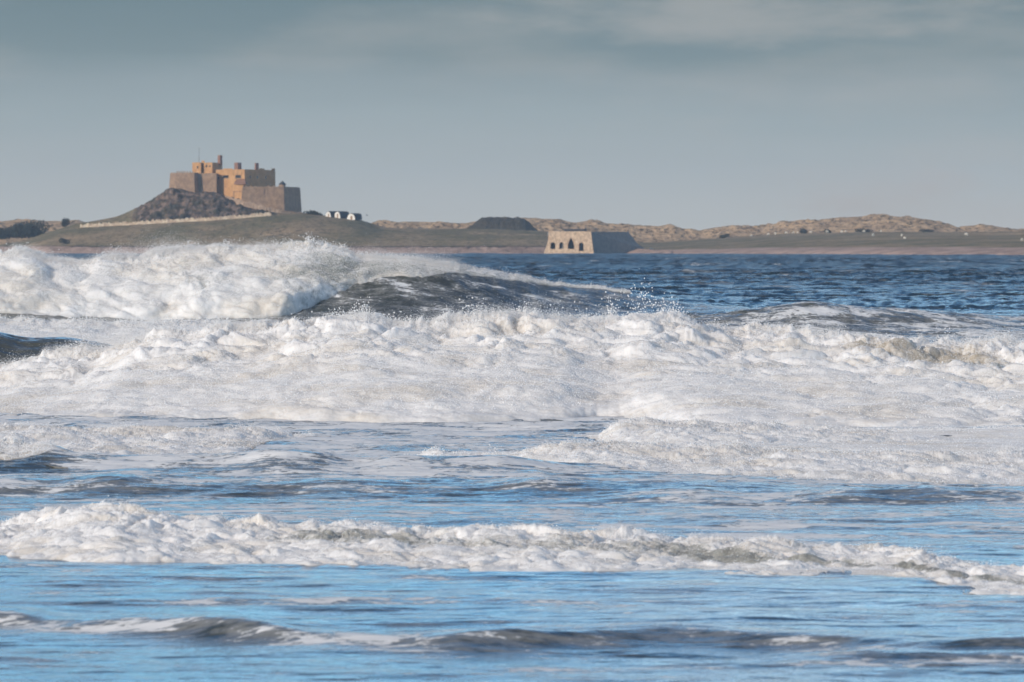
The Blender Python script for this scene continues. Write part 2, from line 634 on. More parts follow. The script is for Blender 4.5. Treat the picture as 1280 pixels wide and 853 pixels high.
def sea_height(X, Y):
    z = np.zeros_like(X)
    # swells
    hf = soft_table(FAR_CREST, X, 0.5)
    hf = hf + 0.10 * fbm(X * .5, 0 * X, 0 * X + 3, 3)
    z = z + ridge(X, Y, far_centre(X), np.maximum(hf, .2), 5.0, 13.0, 1.7)
    hr = soft_table(ROLL_CREST, X, 0.8)
    z = np.maximum(z, ridge(X, Y, ROLL_Y + 2.5 * np.sin(X * .11) + 1.5 * np.sin(X * .3 + 2), np.maximum(hr, .1) * (1 + .30 * fbm(X * .25, 0 * X, 0 * X + 7, 2)), 3.0, 10.0))
    hh = soft_table(HUMP_CREST, X, 0.3)
    z = np.maximum(z, ridge(X, Y, HUMP_Y + 0.05 * X, np.maximum(hh, 0), 2.3, 6.0))
    # secondary swells everywhere, scaled by distance
    a_sw = table([(20, .010), (45, .018), (60, .07), (75, .15), (110, .16), (150, .16), (230, .25), (400, .38), (1000, .55), (1600, .5), (2400, .4), (4000, .3)], Y)
    w = fbm(X * .045 + 3, Y * .16, 0 * X, 3, .45)
    z = z + a_sw * 1.6 * w
    a_ch = table([(20, .012), (48, .018), (60, .075), (80, .11), (110, .12), (130, .14), (150, .16), (225, .24), (250, .75), (500, 1.2), (1000, 1.35), (2000, .75), (2400, .3), (4000, .3)], Y)
    big = smooth(180, 320, Y)
    fx = .55 * (1 - big) + .19 * big
    ch = fbm(X * fx, Y * fx * 2.4, 0 * X + 5, 5, .52)
    ch = 1 - 2.2 * np.abs(ch)                       # pointed crests, round troughs
    gust = 1 - big * .9 * (.5 - 1.1 * fbm(X * .018, Y * .012, 0 * X + 31, 3))
    z = z + a_ch * .55 * ch * np.clip(gust, .25, 1.5) + big * (1 - smooth(2300, 2420, Y)) * .45 * fbm(X * .03 + 7, Y * .055, 0 * X + 2, 3, .5)
    # flat sheet of back-wash in front, combed by small ripples
    near = 1 - smooth(47, 60, Y)
    z = z + near * (.050 * fbm(X * .30, Y * 1.05, 0 * X + 8, 2, .5) + .016 * fbm(X * .9, Y * 2.9, 0 * X + 18, 3, .6))
    # low ripple lines rolling up the shallows
    def rip(y0, amp, h0, wf, wb, seed):
        yc = y0 + .15 * np.sin(X * .7 + seed) + .40 * fbm(X * .45, 0 * X, 0 * X + seed, 3)
        hh_ = h0 * np.clip(.75 + 1.1 * fbm(X * .5 + seed, 0 * X, 0 * X + 2, 2), .05, 1.5) * amp
        return ridge(X, Y, yc, hh_, wf, wb)
    z = z + rip(ripple_y(X), 1.0 - .35 * smooth(0, 1.2, X), .14, .34, 1.1, 2.0)
    z = z + rip(36.0, smooth(1.6, 2.6, X), .07, .28, .9, 6.0)
    z = z + rip(42.2, .6, .045, .45, .9, 9.0)
    z = z + rip(40.4, .5 * smooth(-1, 1, X), .05, .4, .9, 19.0)
    z = z + rip(54.2, .6, .12, .8, 1.6, 4.0)
    z = z + rip(61.0, .8 * (1 - smooth(2, 5, X)), .22, 1.0, 2.2, 5.0)
    z = z + rip(65.5, .9 * (1 - smooth(-1, 3, X)), .30, 1.2, 2.4, 12.0)
    z = z + ridge(X, Y, 66.6, .13 * (1 - smooth(px_x(60, 67), px_x(110, 67), X)), .9, 2.0)
    z = z + rip(59.0, smooth(0, 3, X), .17, .8, 2.0, 15.0)
    return z


def near_wave_toe(X):
    return soft_table(NEAR_TOE, X, .1)


NEAR_TOE = toe([(-300, 690), (0, 694), (130, 704), (250, 704), (420, 710), (600, 716), (700, 719), (800, 716), (860, 716), (960, 724), (1060, 723), (1160, 730), (1220, 744), (1300, 752), (1600, 760)])


def sea_foam(X, Y):
    f = np.full_like(X, .03)
    # bare back-wash in front, some drawn-out streaks
    f = np.where(Y < 48, .27, f)
    pk = X / (Y * K) + 640                    # bearing, only used to look up measured places
    zone = lambda y0, y1, s: smooth(y0 - s, y0 + s, Y) * (1 - smooth(y1 - s, y1 + s, Y))
    f = np.maximum(f, .56 * zone(49, 60, 2.0))
    f = np.maximum(f, .66 * zone(60, 90, 2.5))
    f = np.maximum(f, .76 * zone(77, 95, 2.5))
    f = np.maximum(f, .74 * zone(68, 92, 3) * (1 - smooth(3.0, 6.0, X)))
    f = np.maximum(f, .80 * zone(110, 196, 6) * (1 - smooth(-6, 1, X)))
    f = np.maximum(f, .0 * X)
    band = .60 * zone(120, 172, 5) * smooth(2, 8, X)
    f = np.maximum(f, band)
    f = np.maximum(f, .56 * zone(166, 205, 6) * smooth(4, 9, X) * (1 - smooth(16, 26, X)))
    # dark hump stays bare
    hump = np.exp(-((X + 12.5) / 3.2) ** 2 - ((Y - HUMP_Y + 2.0) / 2.6) ** 2)
    f = f * (1 - hump)
    curl = zone(63.6, 66.5, .25) * (1 - smooth(-6.3, -5.5, X))
    f = f * (1 - .85 * curl)
    # steep dark face of the tallest breaker
    face = zone(FAR_Y - 7.5, FAR_Y + 1.5, .8) * smooth(-9, -6.5, X)
    f = np.maximum(f * (1 - face * .93), .34 * face)
    # ripple crests
    rc = ripple_y(X) + .15 * np.sin(X * .7 + 2.0) + .40 * fbm(X * .45, 0 * X, 0 * X + 2.0, 3)
    patch = np.clip(.75 - .55 * smooth(-1.2, .2, X) + .9 * fbm(X * .8, 0 * X, 0 * X + 4, 2), 0, 1)
    f = f + .40 * patch * np.exp(-((Y - rc + .30) / .46) ** 2)
    f = f + .34 * smooth(1.6, 2.4, X) * np.exp(-((Y - 35.9) / .30) ** 2) + .15 * np.exp(-((Y - 42.0) / .3) ** 2)
    far = smooth(230, 300, Y)
    caps = .36 * smooth(.16, .42, fbm(X * .09, Y * .05, 0 * X + 21, 3)) + .10
    f = f * (1 - far) + far * caps
    return f


def sea_sand(X, Y):
    s = table([(20, .55), (40, .55), (50, .58), (70, .55), (100, .60), (112, .85), (130, .80), (150, .75), (176, .80), (190, .50), (210, .5), (235, .12), (300, 0.03), (5000, 0)], Y)
    return s


def sea_grid(rows, ncol, dz=0.0):
    tt = np.linspace(-1, 1, ncol)
    tt = np.concatenate([[-60, -25, -10, -5, -2.5, -1.5], tt, [1.5, 2.5, 5, 10, 25, 60]])
    half = 0.107 * rows + 2.2
    X = np.clip(half[:, None] * tt[None, :], -1400, 1400)
    Y = np.broadcast_to(rows[:, None], X.shape).copy()
    return np.stack([X, Y, sea_height(X, Y) + dz], -1)


rows = np.concatenate([np.arange(16, 33.5, .35), np.arange(33.5, 41, .022), np.arange(41, 49, .04), np.arange(49, 66, .06), np.arange(66, 92, .11),
                       np.arange(92, 110, .5), np.arange(110, 128, .12), np.arange(128, 150, .25), np.arange(150, 178, .16), np.arange(178, 195, .3), np.arange(195, 214, .11),
                       np.arange(214, 240, .3)])
rows_far = np.concatenate([np.arange(238.5, 600, .55), np.arange(600, 1200, 1.0), np.arange(1200, 2600, 2.2), np.arange(2600, 3400, 20)])
G1, G2 = sea_grid(rows, 1000), sea_grid(rows_far, 460, -.015)
f1_, f2_ = grid_faces(*G1.shape[:2]), grid_faces(*G2.shape[:2]) + G1.shape[0] * G1.shape[1]
P = np.concatenate([G1.reshape(-1, 3), G2.reshape(-1, 3)])
me = raw_mesh('sea', P, np.concatenate([f1_, f2_]), True)
X, Y = P[:, 0], P[:, 1]
set_attr(me, 'foam', sea_foam(X, Y))
set_attr(me, 'sand', sea_sand(X, Y))
set_attr(me, 'chop', table([(16, .017), (45, .020), (60, .032), (100, .045), (200, .06), (300, .10), (1000, .22), (3000, .3)], Y))
set_attr(me, 'matt', table([(16, .05), (60, .07), (100, .10), (220, .16), (400, .24), (1000, .32), (3000, .36)], Y))
sea = tag(add_obj('sea', me, M_WATER), kind='structure')
del P, G1, G2, X, Y

# the sandy sea bed and the beach the photographer stands on
bx = np.linspace(-1500, 1500, 61)
by = np.concatenate([np.linspace(-60, 60, 61), np.geomspace(70, 4000, 50)])
BX, BY = np.meshgrid(bx, by)
BZ = np.where(BY < 24, np.interp(BY, [-60, 0, 16, 24], [2.2, 1.3, .2, -.25]), -.25 - (BY - 24) * .03)
BZ = np.maximum(BZ, -9)
me = grid_mesh('beach', np.stack([BX, BY, BZ], -1))
bm_ = Mat('wet_sand')
bm_.set(Base_Color=bm_.mix(bm_.noise((.6, .6, .6), 5), (.22, .17, .12), (.32, .25, .18)), Roughness=.6)
tag(add_obj('beach', me, bm_.m), kind='structure')

# ------------------------------------------------------------------ white water
OCTA_V = np.array([(1, 0, 0), (-1, 0, 0), (0, 1, 0), (0, -1, 0), (0, 0, 1), (0, 0, -1)], np.float32)
OCTA_F = np.array([(0, 2, 4), (2, 1, 4), (1, 3, 4), (3, 0, 4), (2, 0, 5), (1, 2, 5), (3, 1, 5), (0, 3, 5)], np.int32)


def drops_mesh(name, pos, rad, mpos, mrad):
    n = len(pos)
    st = RNG.uniform(.65, 1.5, size=(n, 1, 3)).astype(np.float32)
    v = pos[:, None, :] + OCTA_V[None] * rad[:, None, None] * st
    f = OCTA_F[None] + (np.arange(n, dtype=np.int32) * 6)[:, None, None]
    # the finest drops are four-faced motes
    k = len(mpos)
    tv = mpos[:, None, :] + (OCTA_V[[0, 1, 2, 4]][None] * mrad[:, None, None])
    tf_ = np.array([(0, 2, 3), (2, 1, 3), (1, 0, 3), (0, 1, 2)], np.int32)[None] + (np.arange(k, dtype=np.int32) * 4)[:, None, None] + n * 6
    return raw_mesh(name, np.concatenate([v.reshape(-1, 3), tv.reshape(-1, 3)]), np.concatenate([f.reshape(-1, 3), tf_.reshape(-1, 3)]), True)


MY_SEED = [0]


def whitewater(name, label, mat, x0, x1, nu, ns, toe_fn, crest_y, crest_z, back, amp, fine, freq, shape, wet_fn,
               n_drops, drop_r, jets, foot=-.04, tail=.30, cover=None, lean=0.0, wob=.5, heap=0.0, clamp=.14, mist=1.6, mist_h=.10, mote=.34, spk=1.0):
    """a broken wave: a front of tumbling foam from its foot to its crest, then down its back.
    toe_fn, crest_y, crest_z: functions of X; cover(X): 0..1, how much of the wave is broken"""
    MY_SEED[0] += 1
    wf_ = .55 * freq ** .6
    u = np.linspace(x0, x1, nu)
    s = np.concatenate([np.linspace(0, 1, ns), 1 + np.linspace(0, 1, ns // 3)[1:]])
    U, Sg = np.meshgrid(u, s)
    Yt, Yc, Zc = toe_fn(U), crest_y(U), crest_z(U)
    cov = np.ones_like(U) if cover is None else cover(U)
    Zc = np.where(cov < 1, Zc * (cov ** .5) - .35 * (1 - cov), Zc)
    fr = np.minimum(Sg, 1)
    kw_ = max(3, int(1.6 / ((x1 - x0) / nu)) // 2 * 2 + 1)
    level = lambda h: np.convolve(np.pad(h[0], kw_ // 2, mode='edge'), np.ones(kw_) / kw_, 'valid')[None, :]
    foot = level(sea_height(U[:1], Yt[:1])) + foot
    tail = -level(sea_height(U[:1], Yc[:1] + back)) + tail
    g = shape(fr)
    q = np.maximum(Sg - 1, 0)
    y = Yt + (Yc - Yt) * fr + back * q - lean * Zc * np.sin(np.pi * np.clip(fr, 0, 1) ** 3)
    z = foot + (Zc - foot) * g - (Zc + tail) * q ** 1.6
    x = U.copy()
    y0_ = y
    y = y + wob * np.clip((Yc - Yt) / 13, .05, 1) * (1 - .5 * fr) * fbm(x * wf_, fr * 5.0 * wf_ ** .5, 0 * x + 7.3 * MY_SEED[0], 4, .55)
    # normal in the (y, z) plane
    dy = np.gradient(y0_, axis=0)
    dz = np.gradient(z, axis=0)
    ln = np.sqrt(dy ** 2 + dz ** 2) + 1e-6
    ny, nz_ = -dz / ln, dy / ln
    fade = smooth(-.03, .035, fr) * (1 - .9 * smooth(.3, 1, q)) * (.25 + .75 * cov)
    A = amp(U, fr) * fade
    wx = .6 / freq * fbm(x * freq * .7, y * freq * .7, z * freq * .7 + 40, 2)
    wz = .6 / freq * fbm(x * freq * .7 + 50, y * freq * .7, z * freq * .7, 2)
    bl = billow((x + wx) * freq, y * freq, (z + wz) * freq, 3, .48)
    d = A * (1.0 * bl + .55 * fbm(x * freq * .35, y * freq * .3, z * freq * .5 + 9, 2))
    d = d + heap * fade * (.35 + .65 * fr) * (fbm(x * freq * .22 + 9, y * freq * .30, z * freq * .6 + 4, 2) + .5 * billow(x * freq * .5 + wx, y * freq * .5, z * freq * .9 + 14, 2))
    F = fine * fade * (.55 + .45 * smooth(.3, .7, fr) + 1.6 * min(spk, 1) * smooth(.78, .98, fr) * (q < .5))
    f1 = billow(x * freq * 5.2 + wx * 3, y * freq * 4.2, z * freq * 5.2, 3, .62)
    d = d + F * f1 + F * .6 * perlin(x * freq * 27, y * freq * 21, z * freq * 27)
    jx = F * .9 * perlin(x * freq * 9 + 3, y * freq * 9, z * freq * 9)
    crest_boost = np.exp(-((Sg - 1) / .07) ** 2) * fade
    spike = np.maximum(perlin(x * freq * 3.2, 0 * x + 7, 0 * x), 0) ** 2 + .6 * np.maximum(perlin(x * freq * 9, 0 * x + 3, 0 * x), 0)
    x = x + jx
    y = y + ny * d
    z = z + nz_ * d + crest_boost * spike * A * .85 * spk
    # foam always lies on the water it floats on
    sea_z = sea_height(x, y)
    edge_ = clamp * (.5 + 1.6 * np.abs(perlin(x * freq * 1.1, fr * 3, 0 * x + 3)) + .8 * np.abs(perlin(x * freq * 4, fr * 9, 0 * x + 13)))
    edge_ = edge_ + .95 * (1 - cov) ** 1.2
    z = np.where((cov > .06) & (q < .15) & (fr > edge_), np.maximum(z, sea_z + F * .5 + .3 * np.maximum(d, 0)), z)
    P = np.stack([x, y, z], -1)
    me = grid_mesh(name, P)
    wet = wet_fn(U, fr, z) + .25 * np.clip(-bl, 0, 1)
    set_attr(me, 'wet', wet)
    o = tag(add_obj(name, me, mat), label, 'wave')
    # loose spray: a skin of clots over the face, clouds along the crest, thrown jets
    pos, rad = [], []
    n1 = int(n_drops * .55)
    ii = RNG.integers(int(ns * .05), int(ns * 1.12), n1)
    jj = RNG.integers(2, nu - 2, n1)
    h = RNG.exponential(1.0, n1)
    pp = P[ii, jj] + np.stack([RNG.normal(0, .5, n1) * fine, ny[ii, jj] * h * fine * 1.1, nz_[ii, jj] * h * fine * 1.1], -1)
    ok = cov[ii, jj] > .3
    pos.append(pp[ok])
    rad.append(drop_r * .55 * RNG.lognormal(-.5, .45, n1)[ok])
    n2 = n_drops - n1
    jj = RNG.integers(2, nu - 2, n2)
    clump = np.clip(.35 + 1.3 * perlin(u[jj] * freq * 1.3, 0 * u[jj] + 5, 0 * u[jj]), .03, 1.6)
    ii = np.full(n2, ns - 1) + RNG.integers(-int(ns * .06), int(ns * .05) + 1, n2)
    h = RNG.exponential(1.0, n2) * clump
    pp = P[ii, jj] + np.stack([RNG.normal(0, .35, n2) * h * fine * 3, RNG.normal(0, .5, n2) * fine * 3, h * fine * 3.2], -1)
    ok = cov[ii, jj] > .3
    pos.append(pp[ok])
    rad.append(drop_r * .62 * RNG.lognormal(-.55, .5, n2)[ok])
    for (jxp, n, spread, height, rmul) in jets:
        j = int(np.argmin(np.abs(u - jxp)))
        n = int(n * 1.9)
        hh = height * RNG.beta(1.0, 2.6, n)
        px_ = P[ns - 1, j, 0] + RNG.normal(0, spread * .55, n) * (.45 + hh / height)
        jn = np.clip(np.searchsorted(u, px_), 1, nu - 2)
        pos.append(np.stack([px_, P[ns - 1, jn, 1] + RNG.normal(0, spread * .4, n), P[ns - 1, jn, 2] + hh], -1))
        rad.append(drop_r * .62 * rmul * RNG.lognormal(-.45, .75, n))
    pos, rad = np.concatenate(pos), np.minimum(np.concatenate(rad), drop_r * 1.25)
    # mist: blown off the crest in uneven veils, and hanging over the tumbling front
    n3 = int(n_drops * mist)
    jj = RNG.integers(2, nu - 2, n3)
    veil = np.clip(.30 + 1.5 * fbm(u[jj] * freq * .55, 0 * u[jj] + 15, 0 * u[jj], 3), .04, 1.6)
    ii = np.full(n3, ns - 1) - np.abs(RNG.normal(0, ns * .05, n3)).astype(int)
    h = RNG.exponential(1.0, n3) * veil * mist_h
    p1 = P[ii, jj] + np.stack([RNG.normal(0, .5, n3) * h, RNG.normal(.25, .5, n3) * h, h - .02], -1)
    c1 = cov[ii, jj] > .3
    n4 = n3
    ii = RNG.integers(int(ns * .12), ns, n4)
    jj = RNG.integers(2, nu - 2, n4)
    h = RNG.exponential(1.0, n4) * mist_h * .55 * np.clip(.4 + 1.4 * fbm(u[jj] * freq * .5, ii * .02, 0 * u[jj] + 2, 2), .05, 1.5)
    p2 = P[ii, jj] + np.stack([RNG.normal(0, .3, n4) * h, -.5 * h, h], -1)
    c2 = cov[ii, jj] > .3
    mpos = np.concatenate([p1[c1], p2[c2]]).astype(np.float32)
    mrad = (drop_r * mote * RNG.lognormal(0, .35, len(mpos))).astype(np.float32)
    sp = add_obj('spray', drops_mesh('spray', pos.astype(np.float32), rad.astype(np.float32), mpos, mrad), M_DROP, o)
    sp['kind'] = 'stuff'
    return o


# 1. the tallest breaker, in front of the castle hill
far_top = line([(-400, 318), (-150, 309), (0, 306), (20, 304), (45, 305), (62, 314), (84, 319), (112, 321), (135, 312), (160, 316), (205, 307), (235, 303), (280, 298),
                (330, 300), (380, 298), (430, 303), (470, 312), (520, 317), (560, 319), (585, 327), (600, 333)], FAR_Y)
far_foot = [(px_x(a, 200), b) for a, b in [(-400, 196), (0, 196.5), (200, 196.5), (300, 196.2), (355, 196.6), (395, 198.6), (450, 200.9), (500, 201.7), (560, 202.3), (605, 202.9)]]
far_footz = [(px_x(a, 200), b) for a, b in [(-400, .0), (320, .05), (345, .35), (400, .95), (440, 1.6), (500, 2.0), (560, 2.12), (605, 2.0)]]


def far_cover(X):
    return 1 - smooth(px_x(520, 205), px_x(606, 205), X)


def far_front(X):
    return soft_table(far_foot, X, .3) + .35 * fbm(X * .6, 0 * X, 0 * X + 2, 1)


def far_shape(f):
    return np.clip(.85 * f ** .62 + .15 * f, 0, 1)


def build_far():
    x0, x1 = px_x(-70, 205), px_x(607, 205)
    u_f = lambda X: soft_table(far_footz, X, .3)

    class F0:
        pass
    cz = lambda X: soft_table(far_top, X, .25) - .24
    # the foot climbs the face towards the right, where the wave is only now breaking
    nu, ns = 900, 210

    def wet(U, fr, z):
        tear = .7 * smooth(px_x(300, 205), px_x(420, 205), U) * (1 - np.abs(fr - .45) * 1.4)
        patch = .8 * np.clip(fbm(U * .35, z * .35, 0 * U + 4, 2) + .05, 0, 1) * smooth(.1, .4, fr) * (1 - smooth(.7, .9, fr))
        return .12 + tear + patch
    return whitewater('breaking_wave', 'tallest white breaker bursting in front of the castle hill', M_FOAM_FAR, x0, x1, nu, ns,
                      far_front, lambda X: far_centre(X) - .35, cz, 5.0,
                      lambda U, fr: .26 * (.5 + .5 * smooth(px_x(620, 205), px_x(420, 205), U)),   .035, .55,
                      far_shape, wet, 90000, .018,
                      [(px_x(a, 205), 140, .5, h, 1.15) for a, h in ((30, .35), (130, .35), (205, .3), (237, .45), (290, .45), (345, .4), (390, .5), (430, .35), (470, .3))],
                      foot=-.05, tail=.3, cover=far_cover, heap=.30, wob=1.6, clamp=.05, mist=2.0, mist_h=.26)


w_far = build_far()

# its feathering lip, running down the shoulder to the right
lip_top = line([(540, 320), (580, 328), (600, 334), (630, 343), (660, 347), (700, 353), (740, 357), (790, 361)], FAR_Y)


def lip():
    x0, x1 = px_x(560, 205), px_x(790, 205)
    yt = lambda X: far_centre(X) - .35 - 1.0 * smooth(x1, x0, X) + .25 * fbm(X * 1.1, 0 * X, 0 * X + 3, 3)
    return whitewater('foam_lip', None, M_FOAM_FAR, x0, x1, 420, 60,
                      yt, lambda X: far_centre(X) - .05,
                      lambda X: sea_height(X, far_centre(X) - .05) + .10 + .05 * fbm(X * .9, 0 * X, 0 * X, 2), 1.0,
                      lambda U, fr: .05, .03, 1.6, lambda f: f ** .8,
                      lambda U, fr, z: .30 + .35 * (1 - fr), 2500, .016, [], foot=-.03, tail=.12, clamp=.02)


w_lip = lip()
w_lip.parent = w_far
for k_ in ('label', 'category'):
    if k_ in w_lip.keys():
        del w_lip[k_]

# 2. the broad white bore across the middle
MID_Y = 97.0
mid_top = line([(-500, 430), (-150, 470), (0, 462), (60, 447), (120, 440), (180, 412), (260, 403), (340, 408), (372, 398), (400, 390), (440, 381), (470, 380), (520, 390), (570, 396), (640, 391),
                (700, 388), (740, 391), (800, 385), (860, 396), (900, 404), (960, 409), (1020, 413), (1100, 418), (1180, 428), (1220, 426), (1290, 432),
                (1500, 440), (1900, 450)], MID_Y)
mid_toe = toe([(-500, 527), (0, 527), (300, 529), (560, 533), (700, 531), (760, 527), (900, 540), (1290, 541), (1900, 545)])


def build_mid():
    x0, x1 = px_x(-90, 97), px_x(1375, 97)
    brown = px_x(1185, 97)

    def wet(U, fr, z):
        lump = 1.0 * np.exp(-((U - brown) / .85) ** 2 - ((fr - .80) / .16) ** 2)
        lump2 = .75 * np.exp(-((U - px_x(1085, 97)) / .8) ** 2 - ((fr - .86) / .08) ** 2)
        band = .75 * np.clip(fbm(U * .55, fr * 5, 0 * U + 6, 3) + .12, 0, 1) * smooth(.32, .6, fr) * (1 - smooth(.93, 1.0, fr) * .5)
        return .04 + lump + lump2 + band

    def amp(U, fr):
        a = .06 + .17 * smooth(.35, .8, fr)
        return a + .10 * np.exp(-((U - brown) / .9) ** 2)
    jets = [(px_x(a, 97), n, .22, h, 1.5) for a, n, h in ((440, 90, .28), (455, 60, .45), (425, 40, .3), (490, 40, .2), (505, 25, .3), (585, 45, .45), (600, 40, .3), (650, 40, .2), (690, 30, .35),
                                                          (730, 50, .45), (765, 70, .55), (795, 90, .85), (805, 60, 1.1), (830, 80, .55), (850, 70, .4), (1060, 30, .2), (1115, 30, .25), (1250, 40, .2), (1020, 25, .18), (370, 30, .2), (280, 30, .2))]
    return whitewater('breaking_wave', 'broad bank of churning white water across the middle, with a brown lump at right', M_FOAM, x0, x1, 1500, 380,
                      lambda X: soft_table(mid_toe, X, .4),
                      lambda X: MID_Y + .9 * np.sin(X * .5) + 1.2 * fbm(X * .25, 0 * X, 0 * X + 12, 2),
                      lambda X: soft_table(mid_top, X, .08) - .06, 4.5, amp, .020, 1.05,
                      lambda f: np.clip(.62 * f ** .55 + .38 * f ** 1.6, 0, 1), wet, 110000, .0125, jets, foot=-.05, tail=.3, heap=.26, wob=.9, mist=2.2, mist_h=.15)


w_mid = build_mid()

# foam thrown back over the bore, left: the ragged second crest between it and the tallest breaker
back_top = line([(-500, 405), (-100, 400), (0, 398), (60, 401), (130, 403), (200, 400), (270, 398), (330, 404), (360, 410)], 140)


def build_back():
    x0, x1 = px_x(-70, 140), px_x(372, 140)
    return whitewater('breaking_wave', 'low ragged white foam crest close under the tallest breaker, at far left', M_FOAM_FAR, x0, x1, 620, 130,
                      lambda X: 129 + .8 * fbm(X * .4, 0 * X, 0 * X + 1, 2), lambda X: 140 + 1.0 * fbm(X * .3, 0 * X, 0 * X + 5, 2),
                      lambda X: soft_table(back_top, X, .2) - .05, 6.0, lambda U, fr: .12, .025, .75, lambda f: f ** .8,
                      lambda U, fr, z: .15 + .3 * np.clip(fbm(U * .5, fr * 3, 0 * U, 2), 0, 1), 16000, .018, [], foot=-.05, tail=.2,
                      cover=lambda X: 1 - smooth(x1 - 2.2, x1, X))


build_back()

# 3. low bores in front of it, right: two overlapping lines
low_r_top = line([(470, 566), (520, 556), (560, 566), (640, 566), (680, 556), (760, 556), (850, 562), (1000, 560), (1130, 566), (1290, 572), (1700, 580)], 69)
low_r_toe = toe([(470, 575), (500, 584), (560, 588), (640, 585), (760, 598), (860, 603), (940, 604), (1030, 609), (1290, 614), (1700, 620)])
low_b_top = line([(700, 536), (740, 528), (800, 526), (900, 530), (1000, 534), (1130, 540), (1290, 545), (1700, 550)], 79)
low_b_toe = toe([(700, 545), (760, 558), (850, 568), (1000, 572), (1290, 578), (1700, 580)])
low_l_top = line([(-400, 534), (0, 532), (60, 533), (120, 538), (200, 536), (280, 535), (340, 537), (400, 540), (425, 545)], 78)
low_l_toe = toe([(-400, 580), (0, 575), (100, 580), (220, 578), (300, 572), (350, 556), (425, 548)])


def low(label, top, toe_, D, xa, xb, nu, ns, fade_l, fade_r, drops, ampv=.085):
    x0, x1 = px_x(xa, D), px_x(xb, D)

    def cov(X):
        c = np.ones_like(X)
        if fade_l:
            c = c * smooth(x0, x0 + fade_l, X)
        if fade_r:
            c = c * (1 - smooth(x1 - fade_r, x1, X))
        return c
    return whitewater('breaking_wave', label, M_FOAM, x0, x1, nu, ns,
                      lambda X: soft_table(toe_, X, .1) + .45 * fbm(X * .9, 0 * X, 0 * X + D, 3),
                      lambda X: D + .5 * fbm(X * .5, 0 * X, 0 * X + D, 2), lambda X: soft_table(top, X, .1),
                      2.0, lambda U, fr: ampv * .8, .015, 2.1, lambda f: np.clip(f ** .6, 0, 1),
                      lambda U, fr, z: .05 + .40 * np.clip(fbm(U * .9, fr * 4, 0 * U + D, 3) + .05, 0, 1), drops, .0085, [], foot=-.06, tail=.15, cover=cov, heap=.12, mist=.8, mist_h=.04, spk=.5)


low('low white bore at right, behind the foremost foam of the pair', low_b_top, low_b_toe, 79, 705, 1375, 900, 130, 1.0, 0, 22000)
low('long low white bore reaching from the centre to the right edge, above blue water', low_r_top, low_r_toe, 69, 478, 1375, 1150, 130, .8, 0, 30000)
low('low white foam rolling in at the left, under the broad white bank', low_l_top, low_l_toe, 78, -90, 428, 700, 130, 0, 1.2, 16000)

# 4. small curling wave at the left edge
_cx = np.linspace(px_x(-130, 66), px_x(130, 66), 140)
_cy = np.arange(63.8, 68.6, .05)
_CX, _CY = np.meshgrid(_cx, _cy)
_cz = sea_height(_CX, _CY)
_k = np.argmax(_cz, axis=0)
curl_y = np.convolve(np.pad(_cy[_k], 6, mode='edge'), np.ones(13) / 13, 'valid')
curl_z = np.convolve(np.pad(_cz.max(axis=0), 3, mode='edge'), np.ones(7) / 7, 'valid')
x0_, x1_ = px_x(-90, 66), px_x(98, 66)
whitewater('breaking_wave', 'small green-grey curling wave with streaky white lip at the left edge', M_FOAM, x0_, x1_, 460, 110,
           lambda X: np.interp(X, _cx, curl_y) - 1.35 + .5 * fbm(X * 1.8, 0 * X, 0 * X + 5, 3), lambda X: np.interp(X, _cx, curl_y) + .1,
           lambda X: np.interp(X, _cx, curl_z) + .07, 1.2, lambda U, fr: .07, .016, 2.1, lambda f: np.clip(f ** .8, 0, 1),
           lambda U, fr, z: .34 + .45 * np.clip(fbm(U * 5.5, fr * 1.2, 0 * U + 3, 3), 0, 1) + .25 * (1 - fr), 9000, .0085, [], foot=-.01, tail=.12,
           cover=lambda X: 1 - smooth(x1_ - .9, x1_, X), mist=.8, mist_h=.035, spk=.8, wob=.3, clamp=.03)

# 5. the near breaker, with its foot on the glassy back-wash
near_top_px = [(-400, 640), (-60, 648), (0, 650), (40, 650), (60, 640), (90, 634), (120, 626), (150, 629), (200, 637), (240, 645), (300, 650), (360, 654), (420, 652), (470, 655), (530, 657),
                 (600, 660), (680, 661), (740, 664), (800, 667), (850, 671), (890, 672), (930, 670), (960, 674), (1010, 681), (1080, 689), (1110, 684), (1150, 692), (1200, 700), (1290, 706), (1600, 715)]
_nt = [[a for a, b in NEAR_TOE], [b for a, b in NEAR_TOE]]
near_top = []
for a_, b_ in near_top_px:
    D_ = float(np.interp(px_x(a_, 49), *_nt)) + 4.0
    near_top.append((px_x(a_, D_), py_z(b_, D_)))



